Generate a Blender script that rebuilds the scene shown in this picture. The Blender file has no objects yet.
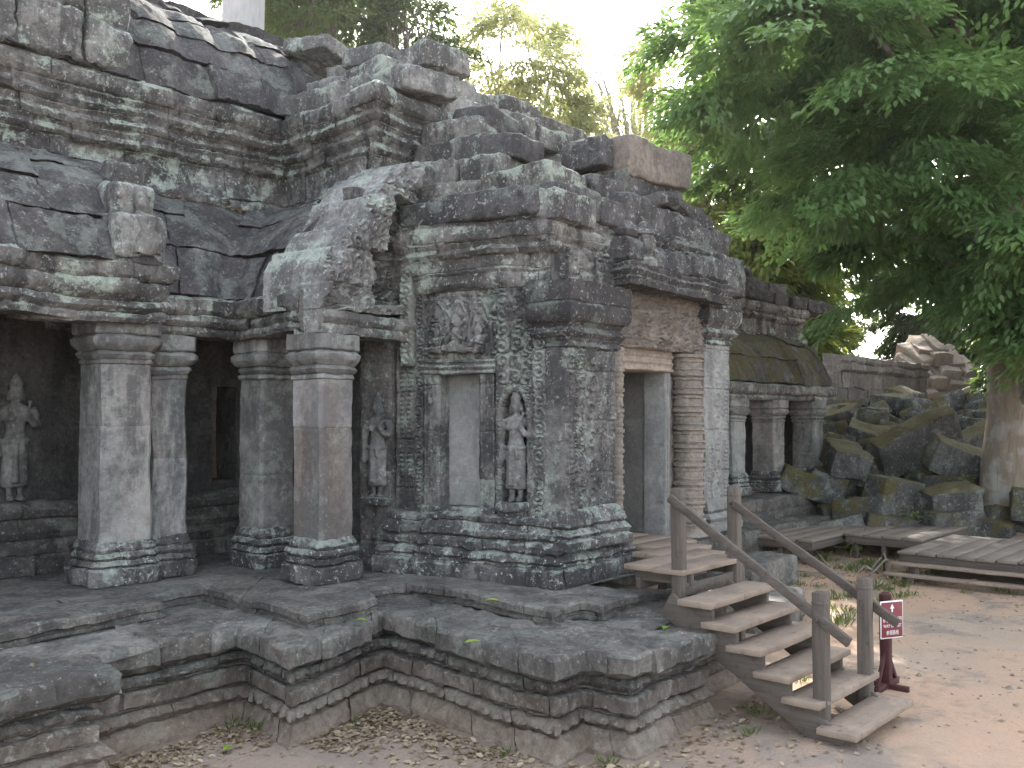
import bpy, bmesh, math, random
import numpy as np
from mathutils import Vector, Matrix
random.seed(7)
RNG = np.random.default_rng(11)
R = math.radians
SC = bpy.context.scene
COL = SC.collection

# ------------------------------------------------------------------ camera, sky, sun, exposure
cam_d = bpy.data.cameras.new('camera'); cam = bpy.data.objects.new('camera', cam_d); COL.objects.link(cam)
cam_d.sensor_width = 36.0; cam_d.lens = 34.25; cam_d.clip_start = 0.1; cam_d.clip_end = 2000
cam.location = (0, 0, 2.75)
cam.rotation_euler = (R(90 + 1.70), 0, R(40.7 - 90))
SC.camera = cam

SUN_AZ, SUN_EL = R(36), R(35)          # direction towards the sun, measured from +X
world = bpy.data.worlds.new('World'); SC.world = world; world.use_nodes = True
nt = world.node_tree
sky = nt.nodes.new('ShaderNodeTexSky'); sky.sky_type = 'NISHITA'; sky.sun_disc = False
sky.sun_elevation = SUN_EL; sky.sun_rotation = math.pi / 2 - SUN_AZ
sky.dust_density = 2.5; sky.air_density = 1.0; sky.ozone_density = 1.0
bg = nt.nodes['Background']; bg.inputs[1].default_value = 0.13
hz_ = nt.nodes.new('ShaderNodeHueSaturation'); hz_.inputs['Saturation'].default_value = .42      # thin white tropical overcast
nt.links.new(sky.outputs[0], hz_.inputs['Color']); nt.links.new(hz_.outputs[0], bg.inputs[0])
sl = bpy.data.lights.new('sun', 'SUN'); sl.energy = 2.2; sl.angle = R(0.5); sl.color = (1, .95, .86)
so = bpy.data.objects.new('sun', sl); COL.objects.link(so)
sd = Vector((math.cos(SUN_AZ) * math.cos(SUN_EL), math.sin(SUN_AZ) * math.cos(SUN_EL), math.sin(SUN_EL)))
so.rotation_euler = (-sd).to_track_quat('-Z', 'Y').to_euler(); so.location = (0, 0, 30)
SC.view_settings.view_transform = 'Standard'; SC.view_settings.look = 'None'
SC.view_settings.exposure = 2.78; SC.view_settings.gamma = 1.0
SC.cycles.max_bounces = 8; SC.cycles.transparent_max_bounces = 8

# ------------------------------------------------------------------ numeric helpers
def _h(i, j, k, s):
    n = (i * 374761393 + j * 668265263 + k * 2147483647 + s * 1274126177) & 0xffffffff
    n = ((n ^ (n >> 13)) * 1274126177) & 0xffffffff
    n = ((n ^ (n >> 16)) * 2246822519) & 0xffffffff
    return ((n ^ (n >> 15)) & 0xffff) / 32767.5 - 1.0
def vnoise(p, s=0):
    p = np.asarray(p, float); f = np.floor(p); i = f.astype(np.int64); w = p - f; w = w * w * (3 - 2 * w)
    x, y, z = i[:, 0], i[:, 1], i[:, 2]; r = 0
    for a in (0, 1):
        for b in (0, 1):
            for c in (0, 1):
                wt = (w[:, 0] if a else 1 - w[:, 0]) * (w[:, 1] if b else 1 - w[:, 1]) * (w[:, 2] if c else 1 - w[:, 2])
                r = r + wt * _h(x + a, y + b, z + c, s)
    return r
def fbm(p, s=0, o=3):
    r = 0; a = 1.0; p = np.asarray(p, float)
    for k in range(o):
        r = r + a * vnoise(p * (2 ** k), s + k * 17); a *= .5
    return r
def weather(v, fine=.009, coarse=.02, s=0):
    v = np.array(v, float)
    d = np.stack([fine * fbm(v / .09, s + 5 + 31 * a, 2) + coarse * vnoise(v / .55, s + 7 + 57 * a) for a in range(3)], 1)
    return v + d

class Geo:
    def __init__(self): self.v = []; self.f = []; self.b = []; self.n = 0
    def add(self, v, f, b=None):
        v = np.asarray(v, float); n = len(v)
        self.v.append(v)
        self.f.extend([[i + self.n for i in q] for q in (f.tolist() if hasattr(f, 'tolist') else f)])
        if b is None: b = RNG.random()
        self.b.append(np.full(n, b) if np.isscalar(b) else np.asarray(b))
        self.n += n
        return self
    def build(self, name, mat, parent=None, weath=None, sharp=38, seed=0):
        v = np.concatenate(self.v)
        if weath: v = weather(v, weath[0], weath[1], seed)
        me = bpy.data.meshes.new(name); me.from_pydata(v.tolist(), [], self.f); me.update()
        at = me.attributes.new('blk', 'FLOAT', 'POINT'); at.data.foreach_set('value', np.concatenate(self.b).astype(np.float32))
        me.shade_smooth()
        if sharp and sharp < 180: me.set_sharp_from_angle(angle=R(sharp))
        return link(name, me, mat, parent)
def link(name, me, mat, parent=None):
    o = bpy.data.objects.new(name, me); COL.objects.link(o)
    if mat: me.materials.append(mat)
    if parent is not None:
        o.parent = parent
        loc = parent.location if parent.parent is None else Vector((0, 0, 0))
        o.matrix_parent_inverse = Matrix.Translation(-loc)
    return o
def tag(o, label, cat, group=None, kind=None):
    if label: o['label'] = label
    if cat: o['category'] = cat
    if group: o['group'] = group
    if kind: o['kind'] = kind
    return o
def thing(name, loc, label, cat, group=None):
    o = bpy.data.objects.new(name, None); COL.objects.link(o); o.location = loc; o.empty_display_size = .3
    return tag(o, label, cat, group)
def site(lat, fwd):                      # plan coordinates: metres to the right of / ahead along the visitors' line of approach
    return (.652 * lat + .758 * fwd, -.758 * lat + .652 * fwd)

def eul(rx, ry, rz): return np.array(Matrix.Rotation(rz, 3, 'Z') @ Matrix.Rotation(ry, 3, 'Y') @ Matrix.Rotation(rx, 3, 'X'))
_cache = {}
def rbox(c, size, rot=None, r=.02, cell=.09, maxn=26):
    """box of masonry or timber with rounded edges and a fine grid on every side"""
    size = np.array(size, float); n = np.clip(np.round(size / cell).astype(int), 1, maxn) + 2
    key = tuple(n)
    if key not in _cache:
        vs = {}; fs = []
        def vid(t):
            if t not in vs: vs[t] = len(vs)
            return vs[t]
        for ax in range(3):
            a, b = (ax + 1) % 3, (ax + 2) % 3
            for side in (0, n[ax]):
                for i in range(n[a]):
                    for j in range(n[b]):
                        q = []
                        for (di, dj) in ((0, 0), (1, 0), (1, 1), (0, 1)):
                            t = [0, 0, 0]; t[ax] = int(side); t[a] = i + di; t[b] = j + dj; q.append(vid(tuple(t)))
                        fs.append(q if side else q[::-1])
        _cache[key] = (np.array(list(vs.keys())), fs)
    idx, fs = _cache[key]
    h = size / 2; r = min(r, .45 * size.min())
    p = np.empty((len(idx), 3))
    for a in range(3):
        m = n[a]; line = np.concatenate([[-h[a], -h[a] + r * .45], np.linspace(-h[a] + r, h[a] - r, m - 1)[1:-1] if m > 3 else ([0.0] if m == 3 and False else []), [h[a] - r * .45, h[a]]])
        if len(line) != m + 1: line = np.linspace(-h[a], h[a], m + 1)
        p[:, a] = line[idx[:, a]]
    q = np.clip(p, -(h - r), h - r); d = p - q; L = np.linalg.norm(d, axis=1)
    ok = L > 1e-9; p[ok] = q[ok] + d[ok] / L[ok, None] * np.minimum(r, L[ok])[:, None]
    if rot is not None: p = p @ np.asarray(rot).T
    return p + np.array(c, float), fs
def rz(a): return eul(0, 0, a)

def dens(pts, cell):
    out = [pts[0]]
    for a, b in zip(pts[:-1], pts[1:]):
        L = math.hypot(b[0] - a[0], b[1] - a[1]); n = max(1, int(L / cell))
        pa = a[2] if len(a) > 2 else 0; pb = b[2] if len(b) > 2 else 0
        for k in range(1, n + 1):
            t = k / n; out.append((a[0] + (b[0] - a[0]) * t, a[1] + (b[1] - a[1]) * t, pa + (pb - pa) * t))
    return [(p[0], p[1], p[2] if len(p) > 2 else 0) for p in out]
def sweep(G, path, courses, cell=.07, jl=.8, groove=.02, jit=.01, per=.17, seed=0, cap=True, closed=False):
    """extrude a course-by-course moulding along a plan polyline; outward is to the right of travel"""
    rg = np.random.default_rng(seed + 100)
    P = [np.array(p, float) for p in path]; n = len(P)
    segs = [(k, (k + 1) % n) for k in range(n if closed else n - 1)]
    dirs = [(P[b] - P[a]) / np.linalg.norm(P[b] - P[a]) for a, b in segs]
    nor = [np.array([d[1], -d[0]]) for d in dirs]
    def mit(k):
        if closed: n0, n1 = nor[k - 1], nor[k % len(nor)]
        else:
            n0 = nor[max(0, k - 1)]; n1 = nor[min(len(nor) - 1, k)]
        m = n0 + n1; return m / (m @ n0)
    M = [mit(k) for k in range(n)]
    lens = [np.linalg.norm(P[b] - P[a]) for a, b in segs]; cum = np.concatenate([[0], np.cumsum(lens)]); T = cum[-1]
    js = []
    for c in courses:
        x = rg.uniform(.1, jl) ; l = []
        while x < T - .05: l.append(x); x += jl * rg.uniform(.6, 1.45)
        js.append(np.array(l))
    ts = []
    for k, L in enumerate(lens): ts += list(cum[k] + np.linspace(0, L, max(2, int(L / cell) + 1)))
    if jl < 50:
        for l in js:
            for x in l: ts += [x - .01, x, x + .01]
    ts = np.unique(np.round(np.clip(ts, 0, T), 4))
    keep = [0]
    for t in range(1, len(ts)):
        if ts[t] - ts[keep[-1]] > .0035: keep.append(t)
    ts = ts[keep]; ts[-1] = T
    k = np.clip(np.searchsorted(cum, ts, side='right') - 1, 0, len(segs) - 1); f = (ts - cum[k]) / np.array(lens)[k]
    A = np.array([P[a] for a, b in segs])[k]; B = np.array([P[b] for a, b in segs])[k]
    MA = np.array([M[a] for a, b in segs])[k]; MB = np.array([M[b] for a, b in segs])[k]
    rows = []; blks = []
    for ci, c in enumerate(courses):
        pts = dens(c, cell)
        rr = []
        if groove:
            a, b = pts[0], pts[1]; L = math.hypot(b[0] - a[0], b[1] - a[1]) + 1e-9; e = min(.012, L * .3)
            rr.append((a[0], a[1], 0, 1)); rr.append((a[0] + (b[0] - a[0]) / L * e, a[1] + (b[1] - a[1]) / L * e, a[2], 0)); rr += [q + (0,) for q in pts[1:-1]]
            a, b = pts[-1], pts[-2]; L = math.hypot(b[0] - a[0], b[1] - a[1]) + 1e-9; e = min(.012, L * .3)
            rr.append((a[0] + (b[0] - a[0]) / L * e, a[1] + (b[1] - a[1]) / L * e, a[2], 0)); rr.append((a[0], a[1], 0, 1))
        else: rr = [q + (0,) for q in pts]
        bid = np.searchsorted(js[ci], ts) if len(js[ci]) else np.zeros(len(ts), int)
        jo = rg.normal(0, jit, len(js[ci]) + 2)[bid]; jz = rg.normal(0, jit * .4, len(js[ci]) + 2)[bid]
        bb = rg.random(len(js[ci]) + 2)[bid]
        atj = np.zeros(len(ts))
        if len(js[ci]): atj = (np.abs(ts[:, None] - js[ci][None, :]).min(1) < .004) * groove * 1.3
        for (o, z, pt, g) in rr:
            off = o + jo - atj - g * groove + pt * np.abs(np.sin(np.pi * ts / per)) 
            rows.append(np.concatenate([(A + off[:, None] * MA) * (1 - f)[:, None] + (B + off[:, None] * MB) * f[:, None], (z + jz)[:, None]], 1)); blks.append(bb)
    nr, nc = len(rows), len(ts)
    V = np.concatenate(rows); ii = np.arange(nr * nc).reshape(nr, nc)
    F = np.stack([ii[:-1, :-1], ii[:-1, 1:], ii[1:, 1:], ii[1:, :-1]], -1).reshape(-1, 4).tolist()
    if cap and not closed: F += [ii[:, 0].tolist(), ii[::-1, -1].tolist()]
    G.add(V, F, np.concatenate(blks)); return G

def panel(G, o, ex, nrm, W, H, hf, cell=.025, depth=.12, blk=None):
    """carved stone slab: relief of height hf(s,z) on a body of real depth; o = lower left corner, seen from outside"""
    o = np.array(o, float); ex = np.array(ex, float); nrm = np.array(nrm, float)
    ns, nz = max(2, int(W / cell)), max(2, int(H / cell))
    S, Z = np.meshgrid(np.linspace(0, W, ns + 1), np.linspace(0, H, nz + 1)); S = S.ravel(); Z = Z.ravel()
    h = hf(S, Z); edge = np.minimum(np.minimum(S, W - S), np.minimum(Z, H - Z)); h = h - .012 * np.clip(1 - edge / .02, 0, 1)
    V = o[None] + S[:, None] * ex + np.stack([0 * S, 0 * S, Z], 1) + h[:, None] * nrm
    ii = np.arange(len(S)).reshape(nz + 1, ns + 1)
    F = np.stack([ii[:-1, :-1], ii[:-1, 1:], ii[1:, 1:], ii[1:, :-1]], -1).reshape(-1, 4).tolist()
    rim = list(ii[0, :-1]) + list(ii[:-1, -1]) + list(ii[-1, :0:-1]) + list(ii[:0:-1, 0])
    base = len(V); RV = V[rim] - 0; RV = RV - ((RV - o) @ nrm)[:, None] * nrm - depth * nrm
    m = len(rim)
    F += [[rim[k], base + k, base + (k + 1) % m, rim[(k + 1) % m]] for k in range(m)] + [[base + k for k in range(m)][::-1]]
    G.add(np.concatenate([V, RV]), F, blk if blk is not None else RNG.random()); return G
def loft(G, secs, seg=16, b=None):
    """secs: (x,y,z,rx,ry) rings round vertical-ish axes"""
    a = np.linspace(0, 2 * np.pi, seg, endpoint=False); V = []; F = []
    for (x, y, z, rx, ry) in secs: V += [(x + rx * math.cos(t), y + ry * math.sin(t), z) for t in a]
    n = len(secs)
    for k in range(n - 1):
        for i in range(seg): F.append([k * seg + i, k * seg + (i + 1) % seg, (k + 1) * seg + (i + 1) % seg, (k + 1) * seg + i])
    F += [list(range(seg))[::-1], [(n - 1) * seg + i for i in range(seg)]]
    G.add(V, F, b); return G
def tube(G, pts, rad, seg=8, b=None):
    P = np.array(pts, float); n = len(P); rad = np.broadcast_to(rad, n); V = []
    tn = np.gradient(P, axis=0); up = np.array([.3, .2, 1.0])
    for k in range(n):
        t = tn[k] / (np.linalg.norm(tn[k]) + 1e-9); u = np.cross(t, up if abs(t[2]) < .95 else np.array([1., 0, 0])); u /= np.linalg.norm(u); w = np.cross(t, u)
        a = np.linspace(0, 2 * np.pi, seg, endpoint=False)
        V.append(P[k] + rad[k] * (np.cos(a)[:, None] * u + np.sin(a)[:, None] * w))
    F = [[k * seg + i, k * seg + (i + 1) % seg, (k + 1) * seg + (i + 1) % seg, (k + 1) * seg + i] for k in range(n - 1) for i in range(seg)]
    F += [list(range(seg))[::-1], [(n - 1) * seg + i for i in range(seg)]]
    G.add(np.concatenate(V), F, b); return G

# ------------------------------------------------------------------ materials
class NT:
    def __init__(self, name):
        self.m = bpy.data.materials.new(name); self.m.use_nodes = True; self.t = self.m.node_tree; self.N = self.t.nodes; self.bsdf = self.N['Principled BSDF']
        self.bsdf.inputs['Specular IOR Level'].default_value = .25
    def new(self, typ, **kw):
        n = self.N.new(typ)
        for k, v in kw.items(): setattr(n, k, v)
        return n
    def set(self, n, i, v):
        if isinstance(v, bpy.types.NodeSocket): self.t.links.new(v, n.inputs[i])
        elif v is not None: n.inputs[i].default_value = v
    def pos(self, scale=(1, 1, 1)):
        g = self.new('ShaderNodeNewGeometry'); m = self.new('ShaderNodeMapping'); self.set(m, 0, g.outputs['Position']); m.inputs['Scale'].default_value = scale; return m.outputs[0]
    def noise(self, vec, scale, detail=5, rough=.55, dist=0):
        n = self.new('ShaderNodeTexNoise'); self.set(n, 'Vector', vec); n.inputs['Scale'].default_value = scale; n.inputs['Detail'].default_value = detail; n.inputs['Roughness'].default_value = rough; n.inputs['Distortion'].default_value = dist
        return n.outputs['Fac']
    def ramp(self, v, a, b, lo=0.0, hi=1.0):
        n = self.new('ShaderNodeMapRange'); self.set(n, 0, v); n.inputs[1].default_value = a; n.inputs[2].default_value = b; n.inputs[3].default_value = lo; n.inputs[4].default_value = hi; return n.outputs[0]
    def math(self, op, a, b=None):
        n = self.new('ShaderNodeMath', operation=op); self.set(n, 0, a); self.set(n, 1, b); return n.outputs[0]
    def mix(self, fac, a, b, blend='MIX'):
        n = self.new('ShaderNodeMix', data_type='RGBA', blend_type=blend); self.set(n, 0, fac)
        self.set(n, 6, a if isinstance(a, bpy.types.NodeSocket) else (*a, 1)); self.set(n, 7, b if isinstance(b, bpy.types.NodeSocket) else (*b, 1)); return n.outputs[2]
    def attr(self, name='blk'):
        return self.new('ShaderNodeAttribute', attribute_name=name).outputs['Fac']
    def bump(self, h, dist, strength=1.0, prev=None):
        n = self.new('ShaderNodeBump'); self.set(n, 'Height', h); n.inputs['Distance'].default_value = dist; n.inputs['Strength'].default_value = strength; self.set(n, 'Normal', prev); return n.outputs[0]
    def done(self, col, nor=None, rough=.9):
        self.set(self.bsdf, 'Base Color', col); self.set(self.bsdf, 'Roughness', rough)
        if nor is not None: self.set(self.bsdf, 'Normal', nor)
        return self.m

def stone(name, c1, c2, dark=.5, green=.3, white=.2, carve=0, moss=0, darkc=(.028, .027, .028), rust=0, ofs=0, bumpk=1.0, thr=0.0, dust=0, speck=.34):
    k = NT(name); p = k.pos(); pv = k.pos((1.6, 1.6, .35))
    if ofs:
        m = k.new('ShaderNodeMapping'); k.set(m, 0, p); m.inputs[1].default_value = (ofs, ofs * .7, ofs * .3); p = m.outputs[0]
        m = k.new('ShaderNodeMapping'); k.set(m, 0, pv); m.inputs[1].default_value = (ofs, ofs * .7, ofs * .3); pv = m.outputs[0]
    nb = k.noise(p, 1.1, 6, .62); nm = k.noise(p, 5, 8, .68); nf = k.noise(p, 30, 6, .68); nx = k.noise(p, 11, 8, .72, .4)
    col = k.mix(k.ramp(nm, .3, .7), c1, c2)
    col = k.mix(k.math('MULTIPLY', k.attr(), .75), col, tuple(x * y for x, y in zip(c1, (.46, .43, .40))))
    if rust: col = k.mix(k.ramp(k.noise(pv, .8, 4, .5), .47, .62, 0, rust), col, (.30, .17, .12))
    st = k.ramp(k.math('ADD', k.math('MULTIPLY', k.noise(pv, 1.5, 8, .66), .75), k.math('MULTIPLY', nx, .25)), .47 - thr, .56 - thr)
    st2 = k.ramp(k.math('ADD', k.math('MULTIPLY', nb, .7), k.math('MULTIPLY', nx, .3)), .45 - thr, .58 - thr)
    col = k.mix(k.math('MULTIPLY', k.math('MAXIMUM', k.math('MULTIPLY', st, .9), k.math('MULTIPLY', st2, .85)), dark), col, darkc)
    gz_ = k.new('ShaderNodeNewGeometry'); sep = k.new('ShaderNodeSeparateXYZ'); k.set(sep, 0, gz_.outputs['Normal'])
    up = k.ramp(sep.outputs[2], -.2, .9, 0, .07)
    gm = k.ramp(k.math('ADD', k.math('ADD', k.math('MULTIPLY', k.noise(p, 2.3, 9, .72), .8), k.math('MULTIPLY', nf, .2)), up), .545, .60, 0, 1)
    col = k.mix(k.math('MULTIPLY', gm, green), col, (.33, .375, .315))
    wm = k.ramp(k.math('ADD', k.math('MULTIPLY', k.noise(p, 6.5, 9, .76, .5), .8), k.math('MULTIPLY', nf, .2)), .575, .615, 0, 1); col = k.mix(k.math('MULTIPLY', wm, white), col, (.5, .5, .465))
    ws = k.ramp(k.noise(p, 24, 4, .65), .62, .66); col = k.mix(k.math('MULTIPLY', ws, min(1, white * 1.1)), col, (.52, .53, .49))
    if moss:
        mm = k.ramp(k.math('ADD', k.noise(p, 1.7, 7, .66), k.ramp(sep.outputs[2], -.3, .9, -.12, .16)), .50, .58, 0, moss); col = k.mix(mm, col, k.mix(nf, (.055, .05, .014), (.125, .1, .028)))
    if dust:
        gp = k.new('ShaderNodeSeparateXYZ'); k.set(gp, 0, gz_.outputs['Position']); dm = k.ramp(k.math('ADD', gp.outputs[2], k.math('MULTIPLY', nb, -.5)), -.25, .35, dust, 0); col = k.mix(dm, col, (.30, .225, .165))
    col = k.mix(k.ramp(k.noise(p, 17, 6, .66), .36, .55, speck, 0), col, (.012, .012, .012))
    h = k.math('ADD', k.math('MULTIPLY', nm, .6), k.math('MULTIPLY', nf, .5)); nor = k.bump(h, .045 * bumpk, .9)
    if carve:
        w = k.new('ShaderNodeTexVoronoi', feature='SMOOTH_F1'); 
        dn = k.new('ShaderNodeTexNoise'); k.set(dn, 'Vector', p); dn.inputs['Scale'].default_value = 6
        va = k.new('ShaderNodeVectorMath', operation='MULTIPLY_ADD'); k.set(va, 0, dn.outputs['Color']); va.inputs[1].default_value = (.16, .16, .16); k.set(va, 2, p)
        k.set(w, 'Vector', va.outputs[0]); w.inputs['Scale'].default_value = 15
        nor = k.bump(k.math('SINE', k.math('MULTIPLY', w.outputs['Distance'], 14)), .012 * carve, .9, nor)
    return k.done(col, nor, .92)

M = {}
M['roof'] = stone('roof stone', (.15, .138, .136), (.085, .078, .08), dark=.75, green=.22, white=.25, thr=.02)
M['mould'] = stone('moulded stone', (.30, .285, .265), (.18, .168, .158), dark=.9, green=.8, white=.55, ofs=3.1, thr=.01)
M['pale'] = stone('lichened stone', (.35, .342, .32), (.24, .232, .218), dark=.8, green=.75, white=.6, ofs=7.7, thr=.01)
M['pedi'] = stone('crusted pediment stone', (.34, .33, .315), (.23, .22, .212), dark=.6, green=.85, white=.75, ofs=27.3)
M['pillar_r'] = stone('reddish streaked pillar stone', (.34, .335, .322), (.26, .255, .247), dark=.6, green=.25, white=.15, rust=.3, ofs=4.2, bumpk=.35, speck=.15)
M['mint'] = stone('mint lichened stone', (.36, .375, .335), (.27, .285, .25), dark=.4, green=.9, white=.3, ofs=19.)
M['wall'] = stone('carved stone', (.28, .268, .255), (.18, .172, .165), dark=.9, green=.5, white=.4, ofs=5.3, thr=.0)
M['plinth'] = stone('lichened plinth stone', (.24, .23, .218), (.15, .142, .135), dark=.88, green=.65, white=.75, ofs=9.2, thr=.02)
M['pillar'] = stone('pillar stone', (.34, .34, .325), (.26, .258, .248), dark=.72, green=.3, white=.15, rust=.14, ofs=1.2, bumpk=.35, speck=.12)
M['dark'] = stone('dark stained stone', (.15, .14, .137), (.085, .08, .08), dark=.85, green=.25, white=.5, ofs=13., thr=.02)
M['warm'] = stone('reddish sandstone', (.37, .315, .26), (.25, .218, .185), dark=.3, green=.05, white=.25, ofs=2.2)
M['warmplain'] = stone('reddish plain sandstone', (.38, .31, .24), (.28, .232, .188), dark=.25, green=.0, white=.1, ofs=2.9, bumpk=.5)
M['jamb'] = stone('plain grey jamb stone', (.30, .295, .28), (.2, .195, .185), dark=.35, green=.2, white=.18, ofs=4.4, bumpk=.5, speck=.15)
M['base'] = stone('terrace stone', (.25, .23, .208), (.165, .15, .137), dark=.85, green=.25, white=.35, ofs=6.1, dust=.6, thr=.02)
M['slab'] = stone('terrace slab stone', (.26, .238, .212), (.185, .168, .15), dark=.7, green=.14, white=.28, ofs=8.4, thr=.01)
M['inner'] = stone('interior stone darkened as shade', (.15, .142, .134), (.09, .086, .082), dark=.7, green=.1, white=.1, carve=.3, ofs=10.)  # interior shade put into the stone colour, darker than the outside stone
M['rubble'] = stone('mossy rubble stone', (.18, .178, .168), (.10, .10, .095), dark=.7, green=.35, white=.35, moss=.8, ofs=12.)
M['far'] = stone('far wall stone', (.30, .27, .235), (.2, .18, .16), dark=.5, green=.1, white=.2, ofs=15.)
M['sun_painted'] = stone('ruin stone painted sunlit', (.56, .46, .38), (.46, .38, .32), dark=.1, green=.05, white=.1, ofs=16.)  # sunlit brightness put into the ruin's stone colour
M['tan'] = stone('tan sandstone block', (.31, .265, .22), (.2, .175, .15), dark=.55, green=.0, white=.12, ofs=17.)

def wood(name, c1, c2, axis, rough=.8, dust=None):
    k = NT(name); s = [14, 14, 14]; s[axis] = .9; p = k.pos(tuple(s)); q = k.pos()
    g = k.noise(p, 2.2, 6, .65, .4); nb = k.noise(q, 3, 4)
    col = k.mix(k.ramp(g, .3, .7), c1, c2); col = k.mix(k.math('MULTIPLY', k.attr(), .4), col, tuple(x * .6 for x in c1))
    if dust: col = k.mix(k.ramp(nb, .35, .65, .25, .85), col, dust)
    col = k.mix(k.ramp(k.noise(q, 14, 4), .58, .7, 0, .5), col, tuple(x * .45 for x in c1))
    return k.done(col, k.bump(g, .008, .7), rough)
M['wood_x'] = wood('weathered tread wood', (.155, .118, .09), (.235, .185, .145), 0, dust=(.29, .225, .17))
M['wood_y'] = wood('weathered plank wood', (.13, .107, .088), (.2, .167, .138), 0, dust=(.215, .178, .145))
M['wood_z'] = wood('weathered post wood', (.085, .07, .058), (.155, .128, .105), 2)
M['wood_d'] = wood('dark stringer wood', (.08, .066, .055), (.14, .116, .096), 1)

def plain(name, c, rough=.7, var=.3):
    k = NT(name); return k.done(k.mix(k.ramp(k.noise(k.pos(), 9, 5), .3, .7, 0, var), c, tuple(x * .5 for x in c)), None, rough)
M['maroon'] = plain('dark maroon paint', (.07, .024, .024), .75, .6); M['maroon2'] = plain('maroon sign face', (.19, .045, .05), .6, .25); M['signwhite'] = plain('white sign paint', (.75, .72, .7), .6, .1)
def leafmat(name, c1, c2, tr=.45, trc=None):
    k = NT(name); col = k.mix(k.attr(), c1, c2); k.bsdf.inputs['Specular IOR Level'].default_value = .5
    k.set(k.bsdf, 'Base Color', col); k.bsdf.inputs['Roughness'].default_value = .42
    t = k.new('ShaderNodeBsdfTranslucent'); k.set(t, 0, k.mix(.5, col, trc or (.16, .24, .03)))
    mx = k.new('ShaderNodeMixShader'); mx.inputs[0].default_value = tr
    out = [n for n in k.N if n.type == 'OUTPUT_MATERIAL'][0]
    k.t.links.new(k.bsdf.outputs[0], mx.inputs[1]); k.t.links.new(t.outputs[0], mx.inputs[2]); k.t.links.new(mx.outputs[0], out.inputs[0])
    return k.m
M['leaf'] = leafmat('fig leaf', (.08, .155, .05), (.145, .25, .088), .46, (.22, .35, .07))
M['leafy'] = leafmat('yellow green leaf', (.09, .14, .03), (.16, .2, .045), .5, (.3, .34, .05))
M['leafd'] = leafmat('dark leaf', (.045, .085, .03), (.085, .13, .04), .45)
M['leafp'] = leafmat('leaf painted pale as sunlit', (.27, .30, .13), (.36, .39, .18), .65, (.75, .75, .34))  # sun and haze brightness put into the leaf colour
M['dry'] = leafmat('dry leaf', (.2, .15, .09), (.36, .29, .19), .15, (.3, .2, .1))
M['fresh'] = leafmat('fresh fallen leaf', (.16, .3, .03), (.26, .36, .04), .2)
M['grass'] = leafmat('grass blade', (.09, .13, .03), (.17, .2, .06), .3)
def bark(name, c1, c2):
    k = NT(name); p = k.pos((6, 6, 1.3)); g = k.noise(p, 1.6, 7, .65, .5)
    col = k.mix(k.ramp(g, .3, .7), c1, c2); col = k.mix(k.ramp(k.noise(k.pos(), 2.2, 6), .52, .62, 0, .5), col, (.36, .37, .34))
    return k.done(col, k.bump(g, .06, .9), .9)
M['bark'] = bark('fig bark', (.16, .128, .095), (.25, .205, .16)); M['barkp'] = bark('pale smooth bark', (.42, .41, .4), (.3, .3, .3)); M['barkd'] = bark('dark bark', (.1, .085, .065), (.16, .135, .11))
# ground: packed reddish path, greyer earth with leaf crumbs by the temple
k = NT('packed earth'); p = k.pos(); big = k.noise(p, .35, 5, .55); md = k.noise(p, 2.4, 7, .65); fn = k.noise(p, 22, 5, .65)
col = k.mix(k.ramp(md, .3, .7), (.39, .30, .225), (.30, .238, .182)); col = k.mix(k.ramp(big, .38, .56), col, (.42, .285, .195))
col = k.mix(k.ramp(k.noise(p, 1.1, 8, .7), .52, .62, 0, .75), col, (.2, .175, .145))
sp = k.new('ShaderNodeSeparateXYZ'); gg = k.new('ShaderNodeNewGeometry'); k.set(sp, 0, gg.outputs['Position'])
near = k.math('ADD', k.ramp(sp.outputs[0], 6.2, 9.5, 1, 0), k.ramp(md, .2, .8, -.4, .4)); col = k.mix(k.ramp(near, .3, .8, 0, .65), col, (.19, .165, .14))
col = k.mix(k.ramp(k.noise(p, 60, 3), .6, .7, 0, .5), col, (.13, .11, .09))
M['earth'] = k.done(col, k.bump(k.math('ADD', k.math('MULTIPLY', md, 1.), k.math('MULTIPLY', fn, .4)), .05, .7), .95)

# ------------------------------------------------------------------ ground
def gz(x, y):
    x = np.asarray(x, float); y = np.asarray(y, float)
    t = np.clip((x - 17.5) / 6, 0, 1); t = t * t * (3 - 2 * t)
    p = np.stack([x / 1.7, y / 1.7, 0 * x], -1).reshape(-1, 3)
    n = fbm(p, 3, 3).reshape(x.shape)
    return .35 * t + .035 * n * np.clip(np.hypot(x - 4, y - 4) / 3, .4, 1)
lo = np.concatenate([[-500, -200, -80, -40, -20, -10], np.arange(-4, 34, .22), np.arange(34, 70, 3), [90, 150, 300, 600]])
lo2 = np.concatenate([[-500, -200, -80, -40, -20, -8], np.arange(-4, 22, .22), np.arange(22, 70, 3), [90, 150, 300, 600]])
X, Y = np.meshgrid(lo, lo2); Zg = gz(X, Y); ii = np.arange(X.size).reshape(X.shape)
F = np.stack([ii[:-1, :-1], ii[:-1, 1:], ii[1:, 1:], ii[1:, :-1]], -1).reshape(-1, 4)
o = Geo().add(np.stack([X.ravel(), Y.ravel(), Zg.ravel()], 1), F, .2).build('ground', M['earth'], sharp=180); tag(o, 'packed reddish earth path and forecourt', None, kind='structure')

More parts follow.
